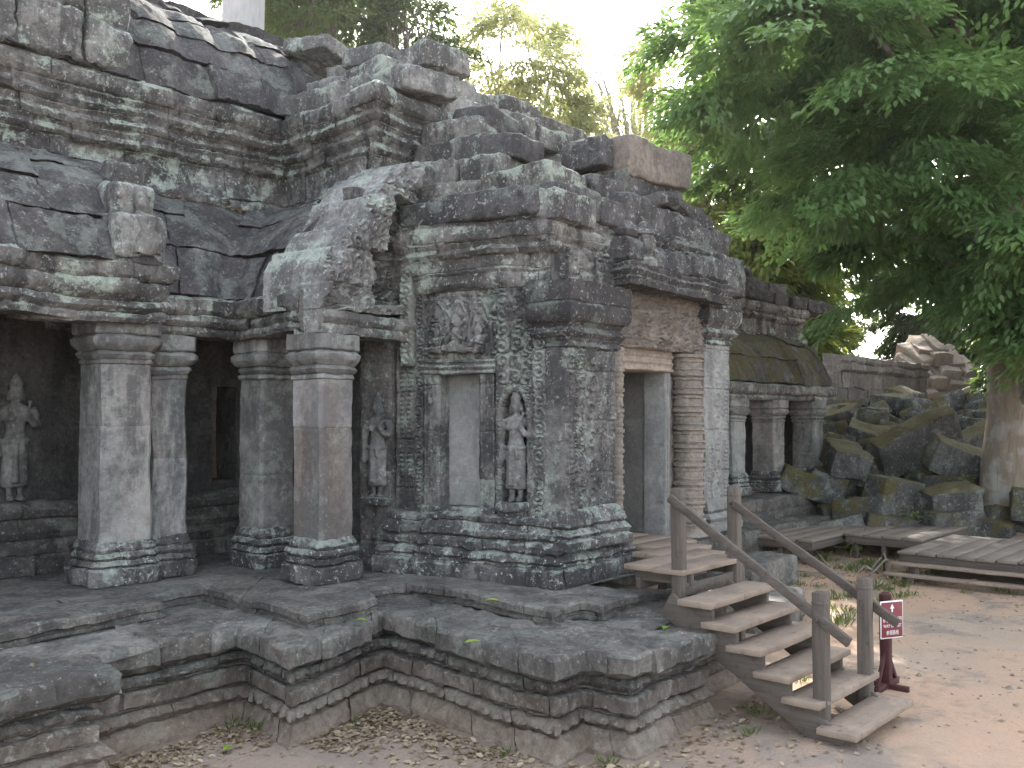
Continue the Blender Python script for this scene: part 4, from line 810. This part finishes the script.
blks = [((8.75, 7.7, 5.90), (.85, .7, .30), (.03, .04, AW + .1)), ((12.2, 9.6, 7.10), (.9, .7, .36), (.02, -.03, .1)), ((8.75, 9.9, 7.5), (.8, .7, .26), (.04, .05, .2)), ((8.9, 11.2, 7.92), (1.1, .8, .22), (.05, .14, .3)),
        ((10.9, 9.55, 7.22), (1.0, .7, .30), (.03, .05, .05)), ((9.75, 7.0, 5.86), (.7, .65, .36), (-.02, .03, .1)), ((9.15, 8.3, 6.42), (.75, .6, .28), (.05, .1, .1)), ((10.1, 8.4, 6.46), (.95, .7, .30), (.04, .05, .05))]
for (c, s_, r_), l, i in zip(blks, labs, range(8)): block(l, c, s_, r_, [M['roof'], M['dark'], M['pale'], M['pale'], M['mould'], M['dark'], M['roof'], M['mould']][i], rgg, seed=310 + i)
# rubble heap
rg = np.random.default_rng(23); rub = 'fallen blocks in the mossy rubble heap'
special = [((9.35, 22.6, 2.05), (2.0, .5, 1.0), (.45, -.42, -.86), 'long pale green slab leaning in the middle of the rubble heap'), ((10.3, 21.6, 1.55), (2.2, .7, .7), (.35, .36, -.86), 'large mossy block sloping down to the right in the rubble heap'),
           ((11.4, 23.2, 2.1), (2.0, .6, .8), (.3, -.4, -.8), 'grey slab tilted up against the fig tree side of the rubble heap'), ((8.0, 20.6, .9), (.9, .7, .95), (.1, .15, -.6), 'upright mossy boulder at the front of the heap beside the boardwalk'),
           ((9.1, 20.3, .8), (1.1, .8, .8), (.2, -.15, -.9), 'broad mossy boulder in the front row of the heap behind the boardwalk'), ((10.6, 20.0, .75), (1.5, .8, .7), (.1, .2, .3), 'smooth grey boulder lying before the fig tree roots'),
           ((7.6, 22.3, 1.7), (1.5, .8, .6), (.2, -.2, .6), 'dark green block against the last gallery pillar')]
for i, (p_, s_, r_, l) in enumerate(special): x, y = site(p_[0], p_[1]); block(l, (x, y, p_[2]), s_, r_, M['rubble'], rub, (.018, .06), 400 + i, .035, .1)
n = 0
for fw in np.arange(20.2, 29.5, .72):
    la = fw * .335 - .2
    while la < fw * .52:
        w = rg.uniform(.6, 1.5); x, y = site(la + rg.normal(0, .15), fw + rg.normal(0, .2)); z = .38 + max(0, fw - 20) * .30 + rg.normal(0, .12)
        block('mossy grey sandstone block tumbled in the rubble heap', (x, y, z), (w, rg.uniform(.6, 1.0), rg.uniform(.35, .62)), (rg.normal(.1, .22), rg.normal(0, .25), rg.uniform(0, 3.1)), M['rubble'], rub, (.018, .06), 420 + n, .035, .1); n += 1
        la += w * .92
# packed core of the heap: earth mound
g = Geo(); S, T = np.meshgrid(np.linspace(5, 17, 40), np.linspace(19.4, 36, 50)); S = S.ravel(); T = T.ravel(); xx, yy = site(S, T)
hz = gz(xx, yy) - .12 + np.clip((T - 19.8) / 9.5, 0, 1) * 2.5 * np.clip((S - 5.6) / 1.6, 0, 1) * np.clip((14.8 - S) / 2.2, 0, 1) * np.clip((36 - T) / 4, 0, 1) + .1 * fbm(np.stack([S, T, 0 * S], 1), 5, 3)
ii = np.arange(2000).reshape(50, 40); F = np.stack([ii[:-1, :-1], ii[:-1, 1:], ii[1:, 1:], ii[1:, :-1]], -1).reshape(-1, 4); o = g.add(np.stack([xx, yy, hz], 1), F, .9).build('earth_mound', M['earth'], sharp=180); tag(o, 'earth mound under the rubble heap', None, kind='structure')
for (x, y, z, s_, r_, l) in ((12.0, 5.95, .16, (1.5, .9, .42), .3, 'flat grey paving block lying on the ground behind the stairs'), (10.9, 6.3, .2, (1.2, .9, .5), -.2, 'squarish stone block tucked between the stairs and porch'), (14.2, 7.2, .22, (1.9, .8, .5), .1, 'long step stone lying before the farther gallery'), (12.9, 7.3, .25, (1.3, .9, .6), .0, 'worn step stone at the foot of the far doorway pillar')):
    block(l, (x, y, z), s_, (.03, .02, r_), M['slab'], 'stray step stones on the ground', seed=int(x * 10))
wl = thing('enclosure_wall', (26.5, 9, 0), 'plain brown stone enclosure wall rising behind the mossy rubble', 'wall')
a = np.array(site(9.9, 29.4)); b = np.array(site(15.2, 35.6))
sweep(Geo(), [a, b], [[(0, 1.0 + .5 * i), (0, 1.5 + .5 * i)] for i in range(6)] + [[(0, 4.0), (.12, 4.08), (.12, 4.2), (.05, 4.28)], [(.05, 4.28), (.1, 4.36), (.06, 4.5), (-.5, 4.55), (-.5, 1.0)]], .1, .9, .02, .025, .2, 33).build('wall_face', M['far'], wl, (.02, .04), seed=34)
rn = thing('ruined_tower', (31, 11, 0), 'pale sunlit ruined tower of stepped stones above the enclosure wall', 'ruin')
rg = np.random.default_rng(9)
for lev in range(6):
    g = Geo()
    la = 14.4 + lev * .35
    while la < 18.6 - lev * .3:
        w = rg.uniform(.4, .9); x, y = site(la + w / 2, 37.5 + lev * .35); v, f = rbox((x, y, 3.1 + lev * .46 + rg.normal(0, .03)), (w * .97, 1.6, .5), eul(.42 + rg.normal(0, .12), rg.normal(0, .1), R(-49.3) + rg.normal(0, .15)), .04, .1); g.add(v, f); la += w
    g.build('stone_course', M['sun_painted'], rn, (.025, .06), seed=500 + lev)

# ------------------------------------------------------------------ trees
def leafmesh(name, c, d, up, L, Wd, mat, parent, blk):
    n = len(c); d = d / (np.linalg.norm(d, axis=1)[:, None] + 1e-9); s = np.cross(d, up); s /= (np.linalg.norm(s, axis=1)[:, None] + 1e-9); nn = np.cross(s, d)
    L = np.asarray(L)[:, None]; Wd = np.asarray(Wd)[:, None]
    V = np.stack([c, c + d * L * .3 + s * Wd * .46 + nn * L * .06, c + d * L * .68 + s * Wd * .36 + nn * L * .03, c + d * L - nn * L * .12, c + d * L * .68 - s * Wd * .36 + nn * L * .03, c + d * L * .3 - s * Wd * .46 + nn * L * .06], 1).reshape(-1, 3)
    me = bpy.data.meshes.new(name); me.vertices.add(6 * n); me.vertices.foreach_set('co', V.ravel()); me.loops.add(8 * n); ix = (np.arange(n) * 6)[:, None] + np.array([0, 1, 2, 3, 0, 3, 4, 5])[None]; me.loops.foreach_set('vertex_index', ix.ravel().astype(np.int32)); me.polygons.add(2 * n)
    me.polygons.foreach_set('loop_start', np.arange(2 * n) * 4); me.polygons.foreach_set('loop_total', np.full(2 * n, 4)); me.update(calc_edges=True); me.validate()
    at = me.attributes.new('blk', 'FLOAT', 'POINT'); at.data.foreach_set('value', np.repeat(blk, 6).astype(np.float32)); return link(name, me, mat, parent)
def sprays(rg, lobes, n, per, slen, leafL, droop=.35, gap=.0, pads=0):
    """leafy twigs spread through the lobes of a crown"""
    vol = np.array([l[3] * l[4] * l[5] for l in lobes]) ** .75; who = rg.choice(len(lobes), n * 3, p=vol / vol.sum()); P = []; D = []
    for w in who:
        l = lobes[w]; u = rg.normal(size=3); u /= np.linalg.norm(u); r = rg.uniform(.35, 1.0) ** .5
        c = np.array(site(l[0] + u[0] * r * l[3], l[1] + u[1] * r * l[4]) + (l[2] + u[2] * r * l[5],)); P.append(c); ox, oy = site(u[0], u[1]); D.append((ox, oy, u[2] * .4 - droop))
    P = np.array(P); D = np.array(D)
    if pads:
        w_ = rg.integers(0, pads, n * 3); c0 = P[:pads][w_]; d0 = D[:pads][w_]; rr = np.abs(rg.normal(0, .62, n * 3)); th = rg.uniform(0, 6.283, n * 3)
        off = np.stack([rr * np.cos(th), rr * np.sin(th), -.30 * rr ** 2 + rg.normal(0, .10, n * 3)], 1); off[:, 2] -= .25 * (off[:, 0] * d0[:, 0] + off[:, 1] * d0[:, 1])
        P = c0 + off; D = d0 * .8 + np.stack([np.cos(th) * .8, np.sin(th) * .8, np.full(n * 3, -.12)], 1)
    k_ = fbm(P / 1.9, 13, 2) > gap; P = P[k_][:n]; D = D[k_][:n]; D += rg.normal(0, .35, D.shape); D /= np.linalg.norm(D, axis=1)[:, None]
    m = len(P); t = rg.uniform(-.1, 1, (m, per)); side = rg.normal(0, .3, (m, per)) * slen; hgt = rg.normal(0, .09, (m, per)) * slen
    S_ = np.cross(D, [0, 0, 1.0]); S_ /= np.linalg.norm(S_, axis=1)[:, None] + 1e-9; N_ = np.cross(S_, D)
    C_ = P[:, None] + D[:, None] * (t * slen)[..., None] + S_[:, None] * side[..., None] + N_[:, None] * hgt[..., None]; C_[..., 2] -= (t ** 2) * slen * .16
    dr = D[:, None] * 1.0 + S_[:, None] * (np.sign(side) * rg.uniform(.2, 1.1, side.shape))[..., None] + rg.normal(0, .3, C_.shape); dr[..., 2] -= .28
    up = N_[:, None] * .4 + np.array([0, 0, .9]) + rg.normal(0, .38, C_.shape)
    L = leafL * rg.uniform(.65, 1.25, m * per); shade = np.clip(np.repeat(rg.uniform(0, 1, m), per) * .6 + rg.uniform(0, .4, m * per), 0, 1)
    return P, C_.reshape(-1, 3), dr.reshape(-1, 3), up.reshape(-1, 3), L, shade
def tree(name, label, base, top, r0, lobes, n, per, slen, leafL, mat, bk, seed, group=None, gap=-.25, limbs=14, droop=.35, lean=(0, 0), limb_r=.1, flare=1.6, wr=.42, pads=0):
    rg = np.random.default_rng(seed); bx, by = site(*base); bz = float(gz(np.array([bx]), np.array([by]))[0]) - .15
    t = thing(name, (bx, by, bz), label, 'tree', group)
    P, C_, dr, up, L, sh = sprays(rg, lobes, n, per, slen, leafL, droop, gap, pads)
    tx, ty = site(base[0] + lean[0], base[1] + lean[1]); g = Geo(); zs = np.linspace(0, 1, 16)
    pts = [(bx + (tx - bx) * z + .12 * math.sin(z * 7 + seed), by + (ty - by) * z + .12 * math.cos(z * 5 + seed), bz + (top - bz) * z) for z in zs]
    rad = [r0 * (1 - .62 * z) * (1 + (flare - 1) * math.exp(-z * 16)) for z in zs]; tube(g, pts, rad, 18, .2)
    tr = g.build('trunk', bk, t, (.02, .12 * min(1, r0)), sharp=180, seed=seed)
    g = Geo(); pts = np.array(pts); sel = rg.choice(len(P), min(limbs, len(P)), replace=False) if len(P) else []
    for q in sel:
        p1 = P[q]; zi = np.clip((p1[2] - bz) / (top - bz) * .62, .25, .93); p0 = pts[int(zi * 15)]; mid = p0 * .5 + p1 * .5 + np.array([0, 0, .18 * np.linalg.norm(p1 - p0)]) + rg.normal(0, .25, 3)
        s_ = np.linspace(0, 1, 9)[:, None]; cv = (1 - s_) ** 2 * p0 + 2 * s_ * (1 - s_) * mid + s_ ** 2 * p1; tube(g, cv, np.linspace(limb_r, .02, 9), 6, .4)
        for q2 in rg.choice(len(P), 2): 
            if np.linalg.norm(P[q2] - p1) < 3: tube(g, [cv[5], (cv[5] + P[q2]) / 2 + [0, 0, .2], P[q2]], [limb_r * .4, .03, .012], 5, .4)
    if len(sel): g.build('limbs', bk, t, None, sharp=180)
    leafmesh('crown', C_, dr, up, L, L * wr, mat, t, sh)
    return t
tree('fig_tree', 'big leafy fig tree with drooping glossy green foliage beside the rubble', (10.55, 20.6), 12.5, .52,
     [(10.2, 18.6, 9.4, 4.6, 3.6, 5.0), (6.2, 17.2, 9.2, 3.1, 2.8, 3.0), (8.6, 16.8, 7.2, 2.6, 2.0, 2.2), (11.6, 17.3, 5.0, 2.3, 1.8, 1.5), (6.0, 17.4, 11.2, 2.0, 2.0, 1.7), (9.0, 18.3, 12.6, 5.0, 3.0, 2.6), (8.4, 21.6, 9.5, 3.8, 2.4, 4.2)], 1900, 125, .8, .165, M['leaf'], M['bark'], 1, gap=-.9, pads=160, droop=.2, limbs=26, limb_r=.13, flare=1.9, lean=(-.3, 0), wr=.5)  # rear crown lobe added to keep sun patches off the ground
bgp = 'forest trees standing behind the temple'
tree('forest_tree', 'dark green tree behind the highest roof, right beside the pale trunk', (-6.0, 33), 15.5, .3, [(-6.2, 32.5, 16.2, 1.9, 1.9, 2.1), (-7.4, 33, 19, 3, 3, 2.5)], 330, 80, 1.0, .25, M['leafd'], M['barkd'], 2, bgp, gap=-.2)
tree('forest_tree', 'smaller dark tree with loose open crown, third from the left on the skyline', (-3.4, 33.5), 15, .16, [(-3.6, 33, 15.9, 1.35, 1.3, 1.7), (-2.4, 33, 14.3, 1.0, 1, 1.0)], 120, 60, .8, .22, M['leafd'], M['barkd'], 3, bgp, gap=.08)
tree('forest_tree', 'pale sunlit yellow green tree rising over the stepped roofline', (.4, 36), 14.5, .2, [(.2, 35.5, 15.6, 2.2, 2.0, 3.0), (1.3, 35.5, 12.8, 1.7, 1.6, 2.4)], 250, 80, .9, .24, M['leafp'], M['barkp'], 4, bgp, gap=-.05)
tree('forest_tree', 'nearly bare tree with thin pale branches against the white sky', (5.6, 43), 17, .2, [(4.2, 42, 17.4, 2.4, 2, 2.2), (3.4, 42, 15.6, 1.6, 2, 1.2)], 60, 40, 1.1, .2, M['leafp'], M['barkp'], 5, bgp, gap=-.1, limbs=26, limb_r=.12)
tree('forest_tree', 'pale sunlit tree half hidden behind the left edge of the fig crown', (7.2, 38), 14, .2, [(6.7, 37.5, 15.6, 1.9, 1.8, 2.6), (5.9, 37.5, 12.0, 1.4, 1.5, 1.8)], 190, 80, .95, .25, M['leafp'], M['barkp'], 6, bgp, gap=-.05)
for i, (la, fw, z, rl, rzz, m_, lab) in enumerate(((9.2, 35, 8.2, 1.9, 2.6, 'leafy', 'bright yellow green tree showing through the gap above the farther gallery'), (11.0, 42, 8.6, 2.2, 3.0, 'leafy', 'yellow green tree right behind the enclosure wall'), (8.6, 43, 9.2, 2.4, 3.0, 'leafd', 'dull green tree just above the farther gallery roof end'),
        (20.5, 47, 9.0, 2.8, 4.0, 'leafd', 'dark tree towering behind the sunlit ruin'), (21.5, 42, 8.5, 3.4, 4.8, 'leafd', 'dark tree filling the gap beside the fig trunk'), (18.6, 30.5, 6.0, 1.9, 2.4, 'leafd', 'low dark leafy tree behind the fig trunk'), (18.6, 34, 7.5, 2.6, 4.0, 'leafd', 'dense dark tree at the far right behind the fig'), (9.0, 50, 12.5, 4.0, 4.5, 'leafy', 'tall hazy green tree farthest behind the fig crown'), (26, 48, 10, 5, 6, 'leafd', 'broad dark forest tree at the far right edge'), (16.0, 56, 8.5, 4.2, 4.5, 'leafd', 'distant green tree right behind the sunlit ruin'), (12.3, 52, 7.5, 2.6, 4.0, 'leafy', 'hazy yellow green tree low between the farther gallery and the ruin'))):
    tree('forest_tree', lab, (la, fw), z + rzz * .2, .2, [(la, fw, z, rl, rl, rzz), (la + .8, fw + .5, z * .55, rl * .9, rl * .9, z * .36)], 300, 80, 1.05, .32, M[m_], M['barkd'], 20 + i, bgp, gap=-.25, limbs=10)
for la, fw, lab in ((16.4, 31, 'tall dark tree added for shade, mostly hidden behind the fig trunk'), (17.5, 27, 'tall tree added for shade at the far right, past the boardwalk and fig tree'), (11.0, 36, 'tall slim tree added for shade behind the enclosure wall and fig crown')):  # added trees with crowns out of view, blocking sun from the path and boardwalk
    tree('forest_tree', lab, (la, fw), 17, .26, [(la, fw, 19.5, 4.2, 3.0, 3.0), (la - .5, fw, 17.0, 3.4, 2.6, 1.6)] + ([(11, 36, 12.8, 4.0, 2.5, 3.6)] if la == 11 else []), 520, 70, 1.2, .36, M['leafd'], M['barkd'], int(60 + la), bgp, gap=-.45, limbs=12)
tree('silk_cotton_tree', 'massive pale smooth trunk towering behind the highest roof', (-6.9, 25), 24, .82, [(-8, 26, 23, 5, 5, 3), (-5, 27, 24, 4, 4, 3)], 220, 60, 1.2, .3, M['leafd'], M['barkp'], 40, None, limbs=12, limb_r=.25, flare=2.0)

# ------------------------------------------------------------------ small things: fallen leaves, litter, gravel, grass, dead roots
rg = np.random.default_rng(77)
def scatter(n, fx): return fx(rg, n)
pts = []
def band(n, p0, p1, spread, z=None, zj=0):
    t = rg.random(n); p0 = np.array(p0); p1 = np.array(p1); q = p0 + (p1 - p0) * t[:, None]; d = (p1 - p0)[:2] / np.linalg.norm((p1 - p0)[:2]); nr = np.array([d[1], -d[0]]); off = np.abs(rg.normal(0, spread, n)); q[:, :2] += nr * off[:, None]
    if z is None: q[:, 2] = gz(q[:, 0], q[:, 1]) + .012
    return q
pts += [band(520, (3.7, 7.45, 0), (5.0, 7.45, 0), .35), band(520, (4.95, 6.6, 0), (6.2, 6.95, 0), .35), band(700, (6.1, 6.9, 0), (6.0, 4.8, 0), .4), band(260, (6.0, 4.7, 0), (6.5, 4.2, 0), .4), band(260, (6.5, 4.25, 0), (9, 4.4, 0), .35)]
q = np.stack([rg.uniform(3, 17, 2400), rg.uniform(-1, 8, 2400), np.zeros(2400)], 1); q = q[(fbm(q / .8, 4, 3) > .3) & ~((q[:, 1] > 4.2) & (q[:, 0] < 9.5)) & ~((q[:, 0] < 6.8) & (q[:, 1] > 4.2))]; q[:, 2] = gz(q[:, 0], q[:, 1]) + .012; pts.append(q)
q = np.stack([rg.uniform(9.5, 18, 900), rg.uniform(5, 8.2, 900), np.zeros(900)], 1); q = q[fbm(q / .9, 8, 2) > .05]; q[:, 2] = gz(q[:, 0], q[:, 1]) + .012; pts.append(q)
q = np.stack([rg.uniform(3, 8, 40), rg.uniform(4.5, 9, 40), np.full(40, .85)], 1); pts.append(q[(q[:, 1] > 7.3) & (q[:, 0] < 5)])
pts.append(band(150, (2.5, 10.92, 5.56), (5.3, 10.92, 5.56), .12, 1)); pts.append(band(150, (5.6, 11.0, 5.4), (7.9, 11.0, 5.4), .12, 1))
t = rg.random(120); v_ = np.stack([6.75 + 1.2 * t, 10.0 + 1.1 * t, 4.22 + 1.3 * t], 1) + rg.normal(0, .05, (120, 3)); v_[:, 2] += .05; pts.append(v_)
c = np.concatenate(pts); n = len(c); a = rg.uniform(0, 6.28, n); d = np.stack([np.cos(a), np.sin(a), rg.normal(0, .25, n)], 1); up = np.stack([rg.normal(0, .4, n), rg.normal(0, .4, n), np.ones(n)], 1); L = rg.uniform(.03, .085, n)
o = leafmesh('leaf_litter', c, d, up, L, L * .55, M['dry'], None, rg.random(n)); tag(o, 'dry tan fallen leaves gathered along the terrace foot', 'leaf litter', kind='stuff')
g = Geo(); q = np.stack([rg.uniform(3, 18, 2600), rg.uniform(-2, 8, 2600)], 1)
q = q[~((q[:, 0] < 9.4) & (q[:, 1] > 4.3) & (q[:, 0] > 5.9)) & ~((q[:, 0] < 6.1) & (q[:, 1] > 6.6))]
oc = np.array([(1, 0, 0), (0, 1, 0), (-1, 0, 0), (0, -1, 0), (0, 0, .7), (.5, .5, .55), (-.5, .5, .5)]); of = [[0, 1, 5], [1, 2, 6], [1, 6, 5], [2, 3, 4], [3, 0, 4], [0, 5, 4], [5, 6, 4], [6, 2, 4]]
for (x, y), r_ in zip(q, rg.gamma(2.2, .0065, len(q))): g.add(np.array([x, y, float(r_) * -.1]) + oc * r_ * rg.uniform(.7, 1.2, 3) @ rz(rg.uniform(0, 6)).T + [0, 0, 0], of, rg.random())
V = np.concatenate(g.v); V[:, 2] += gz(V[:, 0], V[:, 1]); g.v = [V]; g.b = [np.concatenate(g.b)]
tag(g.build('gravel', M['warmplain'], None, sharp=180), 'small grey pebbles strewn over the earth', 'gravel', kind='stuff')
def tufts(spots, per=26):
    C_, D_, Ls = [], [], []
    for x, y, s_ in spots:
        for k_ in range(per): a = rg.uniform(0, 6.28); r_ = abs(rg.normal(0, .09 * s_)); C_.append((x + r_ * math.cos(a), y + r_ * math.sin(a), float(gz(np.array([x]), np.array([y]))[0]))); D_.append((.6 * math.cos(a) + rg.normal(0, .3), .6 * math.sin(a) + rg.normal(0, .3), 1)); Ls.append(rg.uniform(.05, .13) * s_)
    return np.array(C_), np.array(D_), np.array(Ls)
sp_ = [(6.3, 4.45, .8), (6.0, 5.2, .7), (5.7, 6.75, .7), (4.9, 7.4, .8), (5.0, 7.2, .9), (8.2, 4.1, .9), (7.6, 3.9, .7), (9.5, 4.3, .8)] + [(rg.uniform(9.8, 18), rg.uniform(5.0, 7.8), rg.uniform(.7, 1.5)) for _ in range(90)] + [(rg.uniform(15.8, 16.6), rg.uniform(2, 6), rg.uniform(.6, 1.2)) for _ in range(20)] + [(rg.uniform(17, 22), rg.uniform(5.8, 9.4), 1.2) for _ in range(30)]
c, d, L = tufts(sp_); up = np.stack([rg.normal(size=len(c)), rg.normal(size=len(c)), np.zeros(len(c))], 1); o = leafmesh('grass', c, d, up, L, L * .12, M['grass'], None, rg.random(len(c))); tag(o, 'thin green grass tufts on bare earth', 'grass', kind='stuff')
# wall ferns on the terrace side
for (x, y, z, l) in ((6.86, 6.15, .975, 'bright green fallen leaf lying on the upper terrace step'), (7.45, 4.62, .84, 'yellow green fallen leaf on the terrace corner nearest the stairs'), (5.95, 5.55, .84, 'small yellowish leaf on the front terrace slab'), (4.55, 6.95, .02, 'round green leaf on the litter below the terrace'), (5.9, 6.9, .84, 'small green leaf on the slab below the second pillar'), (8.4, 3.95, .02, 'narrow green leaf on earth under the stairs')):
    a = rg.uniform(0, 6.28); n_ = 7; g = Geo(); tt = np.linspace(0, 1, n_); wv = .035 * np.sin(np.pi * tt ** .8) + .001; bend = .012 * np.sin(tt * 3); dx, dy = math.cos(a), math.sin(a); Lf = .14
    Vv = []
    for k_ in range(n_):
        for s_ in (-1, 0, 1): Vv.append((x + dx * Lf * (tt[k_] - .5) - dy * s_ * wv[k_], y + dy * Lf * (tt[k_] - .5) + dx * s_ * wv[k_], z + .008 + bend[k_] + abs(s_) * .008))
    ii = np.arange(n_ * 3).reshape(n_, 3); F = np.stack([ii[:-1, :-1], ii[:-1, 1:], ii[1:, 1:], ii[1:, :-1]], -1).reshape(-1, 4)
    tag(g.add(np.array(Vv), F, rg.random()).build('fallen_leaf', M['fresh'], None), l, 'leaf', 'fresh leaves fallen on stone and earth')
for i, (la, fw, z, l) in enumerate(((8.05, 19.7, .62, 'leafy green seedling rooted between the front rubble blocks'), (9.6, 20.9, 1.25, 'small green sapling growing in the middle of the rubble heap'), (11.0, 20.1, .8, 'bright green weed at the foot of the fig tree'), (6.4, 18.6, .3, 'low weed growing beside the gallery base'))):
    x, y = site(la, fw); c = np.array([x, y, z]) + rg.normal(0, [.14, .14, .12], (46, 3)); d = np.stack([rg.normal(size=46), rg.normal(size=46), rg.uniform(-.2, .6, 46)], 1); up = np.stack([rg.normal(0, .4, 46), rg.normal(0, .4, 46), np.ones(46)], 1); L = rg.uniform(.08, .16, 46)
    pl_ = thing('seedling', (x, y, z - .3), l, 'plant', 'small weeds among the stones'); g = Geo(); 
    for k_ in range(4): tube(g, [(x, y, z - .35), tuple(c[k_])], [.008, .004], 5)
    g.build('stem', M['bark'], pl_); leafmesh('foliage', c, d, up, L, L * .45, M['fresh'] if i == 2 else M['leafy'], pl_, rg.random(46))
rt = Geo()
for k_ in range(11):
    x, y = site(6.0 + rg.normal(0, .4), 16.6 + rg.normal(0, .5)); a = rg.uniform(0, 6.28); L = rg.uniform(.4, 1.1); p0 = np.array([x, y, .05]); p2 = p0 + np.array([math.cos(a) * L, math.sin(a) * L, rg.uniform(-.02, .25)]); tube(rt, [p0, (p0 + p2) / 2 + rg.normal(0, .08, 3) + [0, 0, .08], p2], [.022, .016, .006], 6, .2)
tag(rt.build('dead_branches', M['bark'], None, (.008, .02), sharp=180), 'bleached tangle of dead roots on the ground before the boardwalk', 'branches')

# thin haze volume added for a glare-like veil and paler far trees
hz_m = bpy.data.materials.new('veil haze'); hz_m.use_nodes = True; t_ = hz_m.node_tree; t_.nodes.remove(t_.nodes['Principled BSDF']); pv_ = t_.nodes.new('ShaderNodeVolumePrincipled')
pv_.inputs['Color'].default_value = (.92, .95, 1, 1); pv_.inputs['Density'].default_value = .0002; pv_.inputs['Anisotropy'].default_value = .6
t_.links.new(pv_.outputs[0], [n_ for n_ in t_.nodes if n_.type == 'OUTPUT_MATERIAL'][0].inputs['Volume'])
bm = bmesh.new(); bmesh.ops.create_cube(bm, size=1); bmesh.ops.scale(bm, vec=(1400, 1400, 31.5), verts=bm.verts[:]); bmesh.ops.translate(bm, vec=(40, 40, 14.25), verts=bm.verts[:])
me = bpy.data.meshes.new('haze'); bm.to_mesh(me); bm.free(); tag(link('haze', me, hz_m), 'thin haze added through the whole forest clearing for a pale veil', None, kind='stuff')
